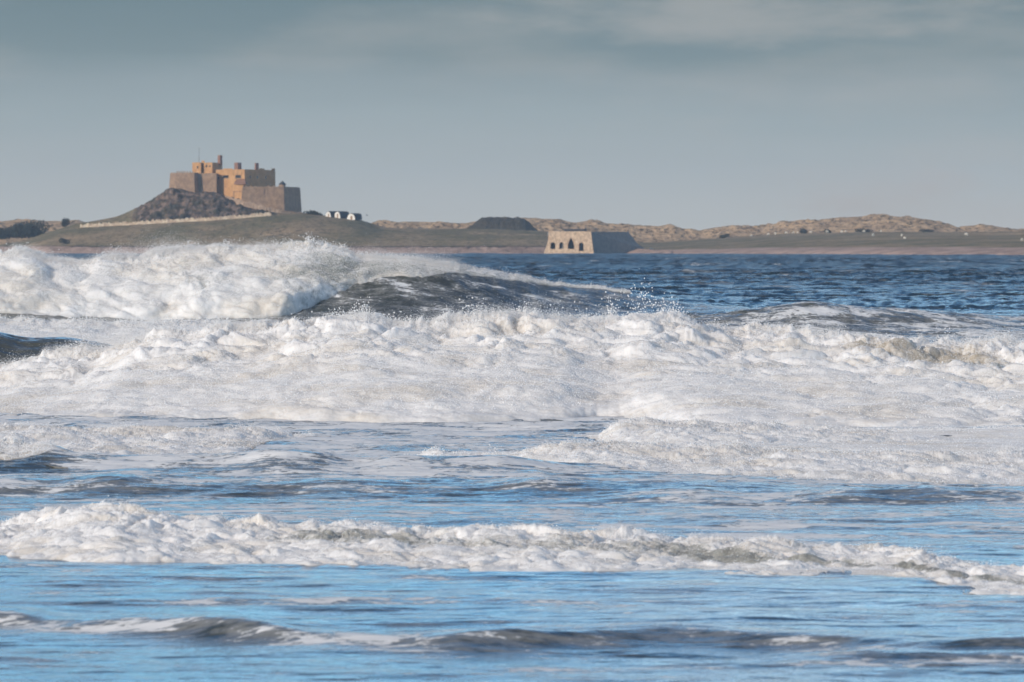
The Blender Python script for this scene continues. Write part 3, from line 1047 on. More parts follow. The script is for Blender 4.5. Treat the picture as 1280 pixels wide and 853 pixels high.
def build_near():
    x0, x1 = px_x(-80, 51.5), px_x(1365, 51.5)

    def wet(U, fr, z):
        gap = 1.25 * np.exp(-((U - px_x(905, 51)) / .55) ** 2 - ((fr - .52) / .14) ** 2)
        line_ = .9 * smooth(px_x(840, 51), px_x(900, 51), U) * np.exp(-((fr - .50 - .03 * np.sin(U * 3)) / .09) ** 2)
        mid = .65 * smooth(px_x(250, 51), px_x(420, 51), U) * (1 - smooth(px_x(860, 51), px_x(960, 51), U)) * np.exp(-((fr - .66) / .18) ** 2)
        br = .75 * np.clip(fbm(U * 1.4, fr * 4, 0 * U + 2, 3) + .05, 0, 1) * smooth(.12, .4, fr)
        return .03 + np.maximum(gap, line_) + mid + br
    return whitewater('breaking_wave', 'nearest small white breaker running the whole width over glassy blue shallows', M_FOAM_NEAR, x0, x1, 1500, 190,
                      lambda X: near_wave_toe(X) + .5 * fbm(X * 1.3, 0 * X, 0 * X + 4, 2, .5),
                      lambda X: near_wave_toe(X) + 4.0 + .4 * fbm(X * .6, 0 * X, 0 * X + 14, 2),
                      lambda X: soft_table(near_top, X, .05) - .02, 1.5,
                      lambda U, fr: .075 + .03 * smooth(.4, .9, fr), .010, 2.2, lambda f: np.clip(.75 * f ** .5 + .25 * f ** 1.5, 0, 1), wet,
                      40000, .0062, [(px_x(a, 51.5), 30, .1, .06, 1.2) for a in (122, 470, 960, 1110)], foot=-.03, tail=.15, mist=1.0, mist_h=.025, spk=.35)


build_near()

# ------------------------------------------------------------------ the island
SHORE = [(-1200, 2900), (-400, 2750), (-290, 2600), (-230, 2470), (-150, 2420), (-60, 2400), (0, 2395), (45, 2400), (80, 2330), (110, 2150), (150, 1850), (190, 1680), (300, 1560), (1200, 1500)]
HILL_Y = 2600.0
HILL_TOP = [(px_x(a, HILL_Y), py_z(b, HILL_Y)) for a, b in
            [(-400, 312), (0, 308), (30, 302), (60, 292), (80, 286), (100, 280), (120, 277), (150, 271), (165, 265), (190, 253), (200, 246), (207, 242), (215, 236), (230, 237), (240, 241), (252, 243), (262, 241), (270, 241), (280, 244),
             (290, 248), (305, 251), (320, 256), (338, 260), (352, 265), (377, 267), (400, 269), (430, 273), (450, 275.5), (462, 279), (478, 284), (500, 286), (560, 286.3), (620, 287), (682, 289.5), (700, 293), (740, 300), (800, 312)]]
LEDGE = [(px_x(a, 2570), py_z(b, 2570)) for a, b in
         [(-400, 312), (30, 303), (60, 293), (90, 287), (103, 285), (200, 280), (280, 275.5), (340, 270.5), (380, 270), (450, 278), (480, 287.5), (560, 289.5), (620, 290.5), (682, 293), (740, 303), (800, 312)]]
DUNE_Y = 2900.0
DUNE_TOP = [(px_x(a, DUNE_Y), py_z(b, DUNE_Y)) for a, b in
            [(-500, 278), (-60, 275), (0, 277), (25, 275.5), (45, 275), (60, 277), (75, 277), (95, 275), (110, 280), (200, 284), (450, 281), (480, 278), (520, 277.5), (545, 278), (575, 281), (590, 278), (610, 275), (650, 272.5), (670, 273),
             (690, 274.5), (715, 279), (738, 276.5), (765, 280), (795, 281.5), (822, 283), (838, 280), (850, 286), (875, 288.5), (885, 286), (915, 281.5), (940, 283), (965, 281), (985, 277), (1010, 274.5), (1020, 276),
             (1045, 272.5), (1075, 271), (1102, 269.5), (1120, 272), (1140, 273), (1165, 277), (1180, 281), (1188, 287), (1200, 283.5), (1225, 281.5), (1245, 285), (1260, 287), (1290, 285), (1400, 280), (1800, 284)]]


def plain_z(X, Y):
    s = Y - np.interp(X, [a for a, b in SHORE], [b for a, b in SHORE])
    z = np.interp(s, [-60, 0, 25, 60, 140, 950, 1600], [-4, -.2, 1.2, 2.0, 3.0, 11.0, 13.0])
    return z, s


# ground: beach, saltings and pasture
gx = np.concatenate([np.linspace(-1300, -330, 25), np.linspace(-320, 360, 420), np.linspace(370, 1300, 25)])
gy = np.concatenate([np.linspace(1440, 2350, 230), np.linspace(2353, 2700, 120), np.linspace(2710, 3500, 60)])
GX, GY = np.meshgrid(gx, gy)
GZ, GS = plain_z(GX, GY)
GZ = GZ + smooth(0, 60, GS) * (.5 * fbm(GX * .02, GY * .01, 0 * GX, 4) + .25 * fbm(GX * .12, GY * .04, 0 * GX + 3, 3))
me = grid_mesh('ground', np.stack([GX, GY, GZ], -1))
right = smooth(60, 130, GX)
set_attr(me, 'beach', np.clip(1.35 - GS / (55 + 140 * right), 0, 1) + .25 * right * np.exp(-((GS - 420) / 30) ** 2))
set_attr(me, 'rock', 0 * GX)
set_attr(me, 'marram', .42 * smooth(330, 480, GS) * right + .35 * fbm(GX * .01, GY * .006, 0 * GX + 6, 2))
tag(add_obj('ground', me, M_LAND), kind='structure')

# castle hill
hx = np.arange(-330, 75, .62)
ht = np.concatenate([np.linspace(0, 1, 190), 1 + np.linspace(0, 1, 40)[1:]])
HX, HT = np.meshgrid(hx, ht)
sh = np.interp(HX, [a for a, b in SHORE], [b for a, b in SHORE])
topz = soft_table(HILL_TOP, HX, 1.0)
led = np.minimum(soft_table(LEDGE, HX, 3.0), topz)
front = np.minimum(sh - 4, 2500)
HYY = np.where(HT <= 1, front + (HILL_Y - front) * HT, HILL_Y + 130 * (HT - 1))
tf = np.minimum(HT, 1)
zz = np.interp(tf, [0, .06, .14, .2], [-.8, 1.2, 3.2, 4.0])
low_z = np.where(tf < .2, np.minimum(zz, led * .9), np.minimum(4.0, led * .6) + (led - np.minimum(4.0, led * .6)) * (1 - (1 - np.clip((tf - .2) / .46, 0, 1)) ** 1.25))
high = smooth(.67, .87, tf)
crag_w = smooth(px_x(150, 2600), px_x(200, 2600), HX) * (1 - smooth(px_x(330, 2600), px_x(372, 2600), HX))
HZ = low_z + (topz - led) * high
back_d = np.maximum(HT - 1, 0)
HZ = np.where(HT > 1, topz * (1 - smooth(.25, 1, back_d)) - 3 * smooth(.25, 1, back_d), HZ)
rockm = crag_w * smooth(.675, .72, tf)
shore_rock = (1 - smooth(.12, .22, tf))
HZ = HZ + rockm * (1 - .8 * smooth(.86, .92, tf)) * (1.5 * billow(HX * .16, HYY * .2, HZ * .16, 4) + 1.1 * billow(HX * .30, HYY * .05, 0 * HX + 4, 3) + .3)
HZ = HZ + .45 * shore_rock * smooth(0, .04, tf) * billow(HX * .2, HYY * .2, 0 * HX, 3) + (1 - rockm) * .25 * fbm(HX * .08, HYY * .08, 0 * HX + 2, 3) * smooth(.1, .3, tf)
HYY = HYY - rockm * (1 - smooth(.84, .9, tf)) * 5.0 * billow(HX * .14 + 5, 0 * HX, HZ * .16, 4)
me = grid_mesh('hill', np.stack([HX, HYY, HZ], -1))
set_attr(me, 'rock', np.clip(np.maximum(rockm * 1.1, (1 - smooth(.15, .26, tf)) * .8), 0, 1))
set_attr(me, 'beach', np.clip(shore_rock * .62 + .5 * (tf < .05), 0, 1) + .28 * smooth(px_x(130, 2500), px_x(60, 2500), HX) * (tf < .7))
set_attr(me, 'marram', .30 + .55 * fbm(HX * .03, HYY * .04, 0 * HX + 1, 3))
tag(add_obj('hill', me, M_LAND), kind='structure')

HILL_CACHE = (HX[0].copy(), front[0].copy() if front.ndim == 2 else front.copy(), HT[:, 0].copy(), HZ.copy())


def hill_at(x, t):
    """a point of the hill surface: t = 0 at the shore, 1 at the summit line"""
    i = int(np.argmin(np.abs(HILL_CACHE[0] - x)))
    y0 = float(HILL_CACHE[1][i])
    return Vector((x, y0 + (HILL_Y - y0) * t, float(np.interp(t, HILL_CACHE[2], HILL_CACHE[3][:, i]))))


# dunes behind
dx = np.concatenate([np.linspace(-900, -325, 60), np.arange(-322, 345, .9), np.linspace(350, 900, 60)])
dt = np.linspace(0, 1.6, 90)
DX, DT = np.meshgrid(dx, dt)
dtop = soft_table(DUNE_TOP, DX, .5)
base = py_z(292, 2780)
DY = 2770 + 130 * DT + 12 * np.sin(DX * .02)
base_z = plain_z(DX, DY)[0] - 1.0
prof = np.where(DT <= 1, np.sin(np.clip(DT, 0, 1) * math.pi / 2) ** .8, 1 - smooth(1.0, 1.6, DT))
DZ = base_z + (dtop - base_z) * prof
DZ = DZ + (3.2 * billow(DX * .055, DY * .05, 0 * DX, 5, .58) + .5 * fbm(DX * .25, DY * .2, 0 * DX + 4, 3)) * np.sin(np.clip(DT / 1.2, 0, 1) * math.pi) ** .7 * (.45 + .55 * (DT < .9))
me = grid_mesh('dunes', np.stack([DX, DY, DZ], -1))
set_attr(me, 'rock', 0 * DX)
set_attr(me, 'beach', 0 * DX)
set_attr(me, 'marram', 1.05 - .55 * np.exp(-(DT / .12) ** 2) + 0 * DX)
tag(add_obj('dunes', me, M_LAND), kind='structure')

# the flat-topped scrubby mound beyond the kilns
mx = np.linspace(px_x(570, 2640), px_x(690, 2640), 150)
mt = np.linspace(0, 1.5, 60)
MX, MT = np.meshgrid(mx, mt)
mtop = soft_table([(px_x(a, 2640), py_z(b, 2640)) for a, b in [(565, 296), (580, 288), (588, 283), (595, 278), (601, 274), (608, 272), (630, 271.8), (648, 272.5), (656, 274), (662, 279), (668, 286), (676, 292), (690, 300)]], MX, .5)
mprof = np.where(MT <= 1, smooth(-.25, .9, MT), 1 - smooth(1.1, 1.5, MT))
MYY = 2600 + 60 * MT
MZ = 4 + (mtop - 4) * mprof + (1.9 * billow(MX * .13, MYY * .2, 0 * MX, 5, .65)) * mprof
mm = Mat('scrub_mound')
mn = mm.noise((.4, .4, .6), 5, .65)
mm.set(Base_Color=mm.mix(mm.rng(mn, .4, .62), (.035, .035, .026), (.085, .068, .042)), Roughness=.95)
mm.bump(mn, .8, .8)
tag(add_obj('mound', grid_mesh('mound', np.stack([MX, MYY, MZ], -1)), mm.m), kind='structure')

# ------------------------------------------------------------------ buildings


def prism(name, mat, parent, front, depth, ytop, ybot, Dz, batter=0.0, top_slope=None, origin=None, parapet=0.0):
    """a masonry block: front = [(column, distance) ...] left to right; rows ytop/ybot are heights read at distance Dz"""
    zt, zb = py_z(ytop, Dz), py_z(ybot, Dz)
    pts = [Vector((px_x(a, d), d)) for a, d in front]
    pts += [Vector((pts[-1].x - .5, pts[-1].y + depth)), Vector((pts[0].x + .5, pts[0].y + depth))]
    c = sum(pts, Vector((0, 0))) / len(pts)
    bm = bmesh.new()
    n = len(pts)
    top = [bm.verts.new((p.x, p.y, zt)) for p in pts]
    bot = []
    for p in pts:
        d = (p - c).normalized()
        bot.append(bm.verts.new((p.x + d.x * batter, p.y + d.y * batter, zb)))
    for i in range(n):
        j = (i + 1) % n
        bm.faces.new((bot[i], bot[j], top[j], top[i]))
    if parapet > 0:
        inner = [bm.verts.new((p.x + (c - p).normalized().x * .7, p.y + (c - p).normalized().y * .7, zt)) for p in pts]
        low_ = [bm.verts.new((v.co.x, v.co.y, zt - parapet)) for v in inner]
        for i in range(n):
            j = (i + 1) % n
            bm.faces.new((top[i], top[j], inner[j], inner[i]))
            bm.faces.new((inner[i], inner[j], low_[j], low_[i]))
        bm.faces.new(low_)
    else:
        bm.faces.new(top)
    bmesh.ops.recalc_face_normals(bm, faces=bm.faces)
    es = [e for e in bm.edges if len(e.link_faces) == 2 and e.calc_face_angle(0) > .5]
    bmesh.ops.bevel(bm, geom=es, offset=.12, segments=1, affect='EDGES')
    if origin is not None:
        bmesh.ops.translate(bm, verts=bm.verts, vec=-Vector(origin))
    me = bpy.data.meshes.new(name)
    bm.to_mesh(me)
    bm.free()
    return add_obj(name, me, mat, parent)


def box_mesh(bm, c, size, rot=0.0):
    r = bmesh.ops.create_cube(bm, size=1)
    ca, sa = math.cos(rot), math.sin(rot)
    for v in r['verts']:
        x, y, z = v.co.x * size[0], v.co.y * size[1], v.co.z * size[2]
        v.co = (c[0] + x * ca - y * sa, c[1] + x * sa + y * ca, c[2] + z)
    return r['verts']


def from_bm(name, bm, mat, parent=None, bevel=0.0):
    bmesh.ops.recalc_face_normals(bm, faces=bm.faces)
    if bevel:
        bmesh.ops.bevel(bm, geom=bm.edges[:], offset=bevel, segments=1, affect='EDGES')
    me = bpy.data.meshes.new(name)
    bm.to_mesh(me)
    bm.free()
    return add_obj(name, me, mat, parent)


CO = at(300, 250, 2590)
castle = tag(empty('castle', CO), 'orange stone castle with square blocks and chimneys on top of the rocky crag', 'castle')


def cb(name, mat, front, depth, yt, yb, Dz, batter=0.0, parapet=0.0):
    return prism(name, mat, castle, front, depth, yt, yb, Dz, batter, None, CO, parapet)


lb = cb('bastion', M_BASTION, [(213, 2597), (220, 2590), (243, 2588), (247.5, 2592.5)], 18, 216, 250, 2588, 1.2, 1.0)
lb['label'] = 'grey-brown left bastion with small merlons'
cw = cb('curtain_wall', M_BASTION, [(247, 2592.4), (271, 2589.5)], 14, 217, 252, 2596, .3)
g1 = cb('upper_block', M_CASTLE, [(240.5, 2604), (251.5, 2601), (253, 2612)], 10, 203.3, 222, 2602, .2, .6)
cb('upper_block', M_CASTLE, [(255, 2602.5), (265.5, 2599.5), (278, 2616)], 8, 203.5, 222, 2602, .2, .6)
cb('upper_block', M_CASTLE, [(252, 2607), (256, 2606.5)], 6, 201.0, 222, 2606, 0)
cb('chimney', M_CHIM, [(272.3, 2611.5), (275.4, 2609), (278, 2613)], 3.0, 194.3, 206, 2610, .1)
keep_ = cb('keep', M_CASTLE, [(270, 2597), (306, 2583), (344, 2613)], 12, 212, 258, 2584, .3, 1.0)
cb('chimney', M_CHIM, [(293, 2594), (297.5, 2591.5), (302, 2595.5)], 4, 203.5, 215, 2592, .1)
cb('chimney', M_CHIM, [(318.5, 2600), (320, 2598.5), (323.5, 2602)], 3, 204, 216, 2600, .1)
cb('lower_block', M_CASTLE, [(291.5, 2582), (304.5, 2577), (308, 2583)], 6, 229, 262, 2578, .2)
rb = cb('bastion', M_BASTION, [(303, 2567), (355, 2569.5), (374, 2592)], 24, 233.6, 271, 2568, 1.6, 1.0)
rb['label'] = 'battered right bastion, its end face in shade'
cb('parapet', M_CASTLE, [(324, 2597.4), (331, 2602.8)], 1.2, 210.8, 213, 2600)
cb('parapet', M_CASTLE, [(339.5, 2609), (344, 2612.8)], 1.2, 210.8, 213, 2610)
cb('parapet', M_CASTLE, [(279, 2593.2), (291, 2588.6)], 1.2, 210.9, 213, 2590)
for a in (221, 224, 227, 230, 233.5, 237, 240.5):
    cb('merlon', M_BASTION, [(a, 2590.1 - (a - 220) * .087), (a + 1.7, 2589.95 - (a - 220) * .087)], .9, 214.0, 216.4, 2587)


def slab_on_face(name, mat, p0, p1, a0, a1, y0, y1, out, Dz):
    """a thin box set on the wall running from p0 to p1 (column, distance), between columns a0..a1"""
    def D(a):
        t = (a - p0[0]) / (p1[0] - p0[0])
        return p0[1] + (p1[1] - p0[1]) * t
    A, B = Vector((px_x(a0, D(a0)), D(a0), 0)), Vector((px_x(a1, D(a1)), D(a1), 0))
    n = Vector((B.y - A.y, -(B.x - A.x), 0)).normalized()
    zt, zb = py_z(y0, Dz), py_z(y1, Dz)
    c = (A + B) / 2 + n * (out / 2 - .3)
    bm = bmesh.new()
    box_mesh(bm, (c.x - CO.x, c.y - CO.y, (zt + zb) / 2 - CO.z), ((B - A).length, out + .6, zt - zb), math.atan2(B.y - A.y, B.x - A.x))
    return from_bm(name, bm, mat, castle)


KL = ((270, 2597), (306, 2583))
for a0, a1, y0, y1 in ((279.5, 286, 219.2, 222.6), (294.5, 301.5, 219.2, 222.8), (281.4, 283.6, 230, 232.8)):
    w_ = slab_on_face('window', M_GLASS, *KL, a0, a1, y0, y1, .10, 2588)
    s_ = slab_on_face('sill', M_BASTION, *KL, a0 - .5, a1 + .5, y1 + .05, y1 + .6, .35, 2588)
    s_.parent = w_
slab_on_face('window', M_GLASS, (240.5, 2604), (251.5, 2601), 246.4, 248.2, 208, 211, .10, 2602)
for a0, a1, y0, y1 in ((272.6, 274.4, 221, 224), (289.0, 290.6, 232, 235)):
    slab_on_face('window', M_GLASS, *KL, a0, a1, y0, y1, .10, 2588)
for a0, a1, y0, y1 in ((257.2, 259.2, 206.5, 209.5), (262.0, 263.6, 206.8, 209.2)):
    slab_on_face('window', M_GLASS, (255, 2602.5), (265.5, 2599.5), a0, a1, y0, y1, .10, 2602)
for a0 in (312.0, 321.0, 331.5):
    slab_on_face('window', M_GLASS, (306, 2583), (344, 2613), a0, a0 + 1.5, 220, 223.6, .10, 2595)
for a0, hh in ((306.5, 1.0), (312, 1.4), (318, .8), (334.5, 1.2), (341, 1.5), (347.5, .9), (352.5, 1.4)):
    cb('merlon', M_BASTION, [(a0, 2567.2 + (a0 - 303) * .048), (a0 + 2.4, 2567.3 + (a0 - 303) * .048)], .9, 233.4 - hh, 234.0, 2568)
slab_on_face('buttress', M_BASTION, (303, 2567), (355, 2569.5), 329.2, 330.4, 236, 262, .5, 2568)
# projecting pantiled roof over the lower block
bm = bmesh.new()
c = at(300, 227, 2577)
vs = [at(292.5, 229.4, 2580), at(307, 229.4, 2573.5), at(309, 229.4, 2580), at(306.3, 224.0, 2582), at(296, 224.0, 2586)]
v = [bm.verts.new(p - CO) for p in vs]
vl = [bm.verts.new(p - CO - Vector((0, 0, .5))) for p in vs[:3]]
bm.faces.new((v[0], v[1], v[3], v[4]))
bm.faces.new((v[1], v[2], v[3]))
bm.faces.new((vl[0], vl[1], v[1], v[0]))
bm.faces.new((vl[1], vl[2], v[2], v[1]))
bm.faces.new((vl[2], vl[1], vl[0]))
from_bm('porch_roof', bm, M_CHIM, castle)
slab_on_face('door', M_DOOR, (291.5, 2582), (304.5, 2577), 291.8, 293.4, 239.5, 247, .12, 2580)
slab_on_face('string_course', M_CHIM, (291.5, 2582), (304.5, 2577), 291.6, 304.4, 239.0, 239.9, .25, 2578)
# look-out hut with gabled roof on the right bastion
hut = cb('turret', M_BASTION, [(349, 2588), (353.5, 2586), (357, 2590)], 3, 230.8, 236, 2587)
bm = bmesh.new()
e = [at(348, 231, 2588.6), at(353.5, 231, 2585.4), at(358.2, 231, 2590), at(352.8, 231, 2593)]
e = [p - CO for p in e]
ap = (e[0] + e[1] + e[2] + e[3]) / 4 + Vector((0, 0, 2.0))
bv = [bm.verts.new(p) for p in e]
av = bm.verts.new(ap)
for i in range(4):
    bm.faces.new((bv[i], bv[(i + 1) % 4], av))
bm.faces.new(bv[::-1])
from_bm('roof', bm, M_SLATE, hut)
bm = bmesh.new()
bmesh.ops.create_cone(bm, segments=8, radius1=.16, radius2=.09, depth=8.0, cap_ends=True)
bmesh.ops.translate(bm, verts=bm.verts, vec=at(249, 194.2, 2603) - CO)
from_bm('flagpole', bm, M_POLE, castle)


# walls on the hill
def wall_strip(name, label, mat, pts, h, thick, wob, n, on_hill=False):
    """a dry-stone wall following points (column, row of its foot, distance)"""
    P_ = [hill_at(px_x(a, 2560), t) for a, t in pts] if on_hill else [at(*p) for p in pts]
    ts = np.linspace(0, len(P_) - 1, n)
    rows_ = []
    for t in ts:
        i = min(int(t), len(P_) - 2)
        p = P_[i].lerp(P_[i + 1], t - i)
        hh = h * (1 + wob * random.uniform(-1, 1))
        yj = random.uniform(-.12, .12)
        rows_.append([(p.x, p.y - thick / 2 + yj, p.z - 1.6), (p.x, p.y - thick / 2 * .8 + yj, p.z + hh), (p.x, p.y + thick / 2 * .8 + yj, p.z + hh), (p.x, p.y + thick / 2 + yj, p.z - 1.6)])
    me = grid_mesh(name, np.array(rows_, np.float32), False)
    return tag(add_obj(name, me, mat), label, 'wall')


wall_strip('stone_wall', 'long pale stone wall climbing the grassy slope below the crag', M_WALL,
           [(102 + 4 * i, .655) for i in range(61)], 1.7, .9, .30, 244, True)
wall_strip('ramp_wall', 'tan wall of the ramp descending from the castle door along the bastion foot', M_PATHWALL,
           [(281, 247.5, 2574), (305, 254.5, 2562), (330, 260.5, 2560), (350, 266, 2560), (384, 269.6, 2566)], 1.3, .8, .25, 70)

# ------------------------------------------------------------------ upturned boat sheds
SHED_MESH = {}


def boat_shed(px, py, D, w, h, L, yaw, label):
    root = tag(empty('boat_shed', at(px, py, D)), label, 'shed', 'upturned boat sheds beside the castle')
    root.rotation_euler.z = yaw
    n = 14
    prof_ = [(-math.cos(math.pi * i / n) * w / 2, math.sin(math.pi * i / n) ** .85 * h) for i in range(n + 1)]
    ks = np.linspace(0, 1, 12)
    rws = []
    for k in ks:
        sc = 1.0 if k < .45 else 1 - .78 * ((k - .45) / .55) ** 1.8
        rws.append([(a * sc, k * L, b * (1 - .12 * max(0, k - .5))) for a, b in prof_])
    add_obj('hull', grid_mesh('hull', np.array(rws, np.float32)), M_TAR, root)
    bm = bmesh.new()
    vs_ = [bm.verts.new((a * .96, -.02, b * .96)) for a, b in prof_]
    vb_ = [bm.verts.new((a * .96, .18, b * .96)) for a, b in prof_]
    bm.faces.new(vs_)
    for i in range(n + 1):
        j = (i + 1) % (n + 1)
        bm.faces.new((vs_[i], vb_[i], vb_[j], vs_[j]))
    fr = from_bm('gable', bm, M_WHITE, root)
    bm = bmesh.new()
    box_mesh(bm, (w * .06, -.05, h * .34), (w * .20, .10, h * .62))
    from_bm('door', bm, M_DOOR, root)
    bm = bmesh.new()
    kb = box_mesh(bm, (0, L * .45, h + .06), (.22, L * .86, .22))
    from_bm('keel', bm, M_TAR, root)
    return root


YAW = R(-38)
boat_shed(410.3, 272.6, 2560, 3.7, 3.3, 9, YAW, 'upturned boat shed with white front, nearest the castle and its dark bush')
boat_shed(421.6, 273.2, 2560, 4.2, 3.5, 9, YAW, 'upturned boat shed with white front, between the two others')
boat_shed(438.8, 275.2, 2556, 5.6, 3.3, 8, YAW, 'wider low white-fronted boat shed standing apart, farthest from the castle')

# ------------------------------------------------------------------ lime kilns by the shore
KO = at(711, 314, 2370)
kiln = tag(empty('lime_kiln', KO), 'pale stone lime kilns with four dark arches and a shaded end wall, at the shore', 'lime kiln')
KD0, KD1 = 2376.0, 2369.0


def kd(a):
    return KD0 + (KD1 - KD0) * (a - 680) / 61.0


def kpt(a, b, off=0.0):
    D = kd(a)
    p = at(a, b, 2372)
    p.x = px_x(a, D)
    p.y = D + off
    return p - KO


def arch(xc, w, ytop, ybot, pointed):
    pts = [(xc - w / 2, ybot)]
    hgt = w * (1.25 if pointed else .55)
    spring = ytop + hgt
    n = 8
    for i in range(n + 1):
        t = i / n
        if pointed:
            xx = -w / 2 + w * t
            yy = spring - hgt * (1 - abs(2 * t - 1)) ** .62
        else:
            xx = -w / 2 * math.cos(math.pi * t)
            yy = spring - hgt * math.sin(math.pi * t)
        pts.append((xc + xx, yy))
    pts.append((xc + w / 2, ybot))
    return pts


bm = bmesh.new()
outline = [(679.6, 317.5), (684.5, 303), (685.8, 289.8), (696, 289.2), (712, 289.6), (726, 289.3), (738.6, 289.8), (742.2, 317.5)]
loops = [outline] + [arch(691, 6.2, 303.0, 311.4, False), arch(701.8, 5.6, 303.0, 311.2, False), arch(713.6, 8.0, 297.4, 311.4, True), arch(726.4, 5.8, 303.4, 314.0, False)]
for lp in loops:
    vv = [bm.verts.new(kpt(*p)) for p in lp]
    for i in range(len(vv)):
        bm.edges.new((vv[i], vv[(i + 1) % len(vv)]))
bmesh.ops.triangle_fill(bm, edges=bm.edges[:], use_beauty=True)
r = bmesh.ops.extrude_face_region(bm, geom=bm.faces[:])
bmesh.ops.translate(bm, verts=[g for g in r['geom'] if isinstance(g, bmesh.types.BMVert)], vec=(.35, 3.0, 0))
from_bm('front_wall', bm, M_KILN, kiln)


def kiln_poly(name, mat, pts, faces):
    bm = bmesh.new()
    v = [bm.verts.new(p) for p in pts]
    for f in faces:
        bm.faces.new([v[i] for i in f])
    return from_bm(name, bm, mat, kiln)


# shaded end: a battered wall running back and out to a sloping toe
eA, eB = kpt(742.0, 317.5, .02), kpt(739.2, 290.0, .02)
far_b = at(812, 315.5, 2400) - KO
far_t = at(785.5, 290.0, 2396) - KO
mid_s = at(797, 305.0, 2398) - KO
off = Vector((-2.0, 9.0, 0))
P8 = [eA, far_b, mid_s, far_t, eB]
kiln_poly('end_wall', M_KILN_D, P8 + [p + off for p in P8], [(0, 1, 2, 3, 4), (9, 8, 7, 6, 5), (0, 5, 6, 1), (1, 6, 7, 2), (2, 7, 8, 3), (3, 8, 9, 4), (4, 9, 5, 0)])
# body behind the front wall, roofed with turf
b0, b1 = kpt(684.5, 317.5, 12), kpt(741, 317.5, 12)
t0, t1 = kpt(686, 290.3, 3.1), kpt(738.6, 290.3, 3.1)
t2 = at(785.5, 290.4, 2410) - KO
t3 = at(690, 290.4, 2412) - KO
kiln_poly('turf_roof', M_LEAF2, [t0, t1, far_t + Vector((-.3, .5, -.1)), t2, t3], [(0, 1, 2, 3, 4)])
kiln_poly('back_wall', M_KILN_D, [b0, b1, kpt(741, 290.5, 12), kpt(684.5, 290.5, 12)], [(0, 1, 2, 3)])
kiln_poly('side_wall', M_KILN_D, [kpt(680.2, 317.5, 3.05), kpt(680.6, 317.5, 14), kpt(686, 290.2, 14), kpt(686, 290.2, 3.05)], [(0, 1, 2, 3)])
bm = bmesh.new()
c = at(719, 288.4, 2392) - KO
box_mesh(bm, c, (10.2, 5, 1.5), R(-8))
from_bm('rail_house', bm, M_SLATE, kiln, .2)
bm = bmesh.new()
box_mesh(bm, at(785, 289.2, 2398) - KO, (.5, .5, 1.4), 0)
from_bm('post', bm, M_SLATE, kiln, .05)


# ------------------------------------------------------------------ scrub and bushes
def bush(name, label, cat, loc, size, n, leaf, mat, lumps, group=None):
    root = tag(empty(name, loc), label, cat, group)
    cs = [(RNG.uniform(-.36, .36), RNG.uniform(-.3, .3), RNG.uniform(.25, .62), RNG.uniform(.26, .42)) for _ in range(lumps)]
    pts = []
    for cx, cy, cz_, rr in cs:
        m = n // lumps
        d = RNG.normal(size=(m, 3))
        d /= np.linalg.norm(d, axis=1, keepdims=True)
        rad = rr * RNG.uniform(.35, 1.05, (m, 1)) ** .6
        pts.append(np.array([[cx, cy, cz_]]) + d * rad)
    p = np.concatenate(pts)
    p[:, 2] = np.abs(p[:, 2])
    p = p * np.array(size)
    k = len(p)
    a = RNG.normal(size=(k, 3))
    a /= np.linalg.norm(a, axis=1, keepdims=True)
    b = np.cross(a, RNG.normal(size=(k, 3)))
    b /= np.linalg.norm(b, axis=1, keepdims=True)
    sz = leaf * RNG.uniform(.6, 1.4, (k, 1))
    q = np.stack([p - a * sz, p + b * sz * .7, p + a * sz, p - b * sz * .7], 1)
    add_obj('foliage', raw_mesh('foliage', q.reshape(-1, 3), np.arange(k * 4).reshape(k, 4)), mat, root)
    bm = bmesh.new()
    for i in range(5):
        r = bmesh.ops.create_cone(bm, segments=6, radius1=.03 * size[2], radius2=.01 * size[2], depth=size[2] * .7, cap_ends=True)
        dx_, dy_ = random.uniform(-.35, .35), random.uniform(-.35, .35)
        for v in r['verts']:
            t = v.co.z + size[2] * .35
            v.co = (v.co.x + dx_ * t, v.co.y + dy_ * t, t)
    from_bm('stems', bm, M_TWIG, root)
    return root


bush('tree_clump', 'broad dark clump of trees standing in the hollow at far left', 'trees', at(38, 298, 2660), (18, 14, 9.6), 5200, .45, M_LEAF, 9)
bush('tree_clump', 'low dark thicket against the left edge, in front of the dunes', 'trees', at(8, 299, 2655), (22, 12, 6.2), 4200, .45, M_LEAF, 9)
bush('bush', 'lone upright bush on the dune crest, left of the wall end', 'bush', at(81.5, 285, 2690), (4.6, 4, 6.2), 900, .30, M_LEAF, 4)
bush('bush', 'rounded dark bush between the castle bastion and the boat sheds', 'bush', at(395, 273.3, 2566), (9.5, 6, 4.4), 2200, .30, M_LEAF, 6)
bush('bush', 'small dark bush on the shore slope, below the start of the wall', 'bush', at(80, 305, 2480), (4.4, 4, 3.6), 700, .28, M_LEAF2, 4)
for px, w, h, lab in ((1083, 11, 2.6, 'wide dark bush at the dune foot, under the highest dune'), (1160, 9, 2.0, 'low dark bush at the dune foot, right of the highest dune'),
                      (1005, 5, 2.4, 'dark bush at the dune foot, above the sheep'), (1036, 4, 2.0, 'small dark bush at the dune foot, left of the widest bush'), (905, 5, 2.8, 'dark bush at the foot of the lowest dune, left of the sheep')):
    D = 2765
    zz = plain_z(np.array([px_x(px, D)]), np.array([D]))[0][0]
    bush('bush', lab, 'bush', Vector((px_x(px, D), D, zz - .3)), (w, 4, h * 1.25), 700, .28, M_LEAF2, 5, 'bushes along the foot of the dunes')

# ------------------------------------------------------------------ sheep, a bird, a walker, boulders


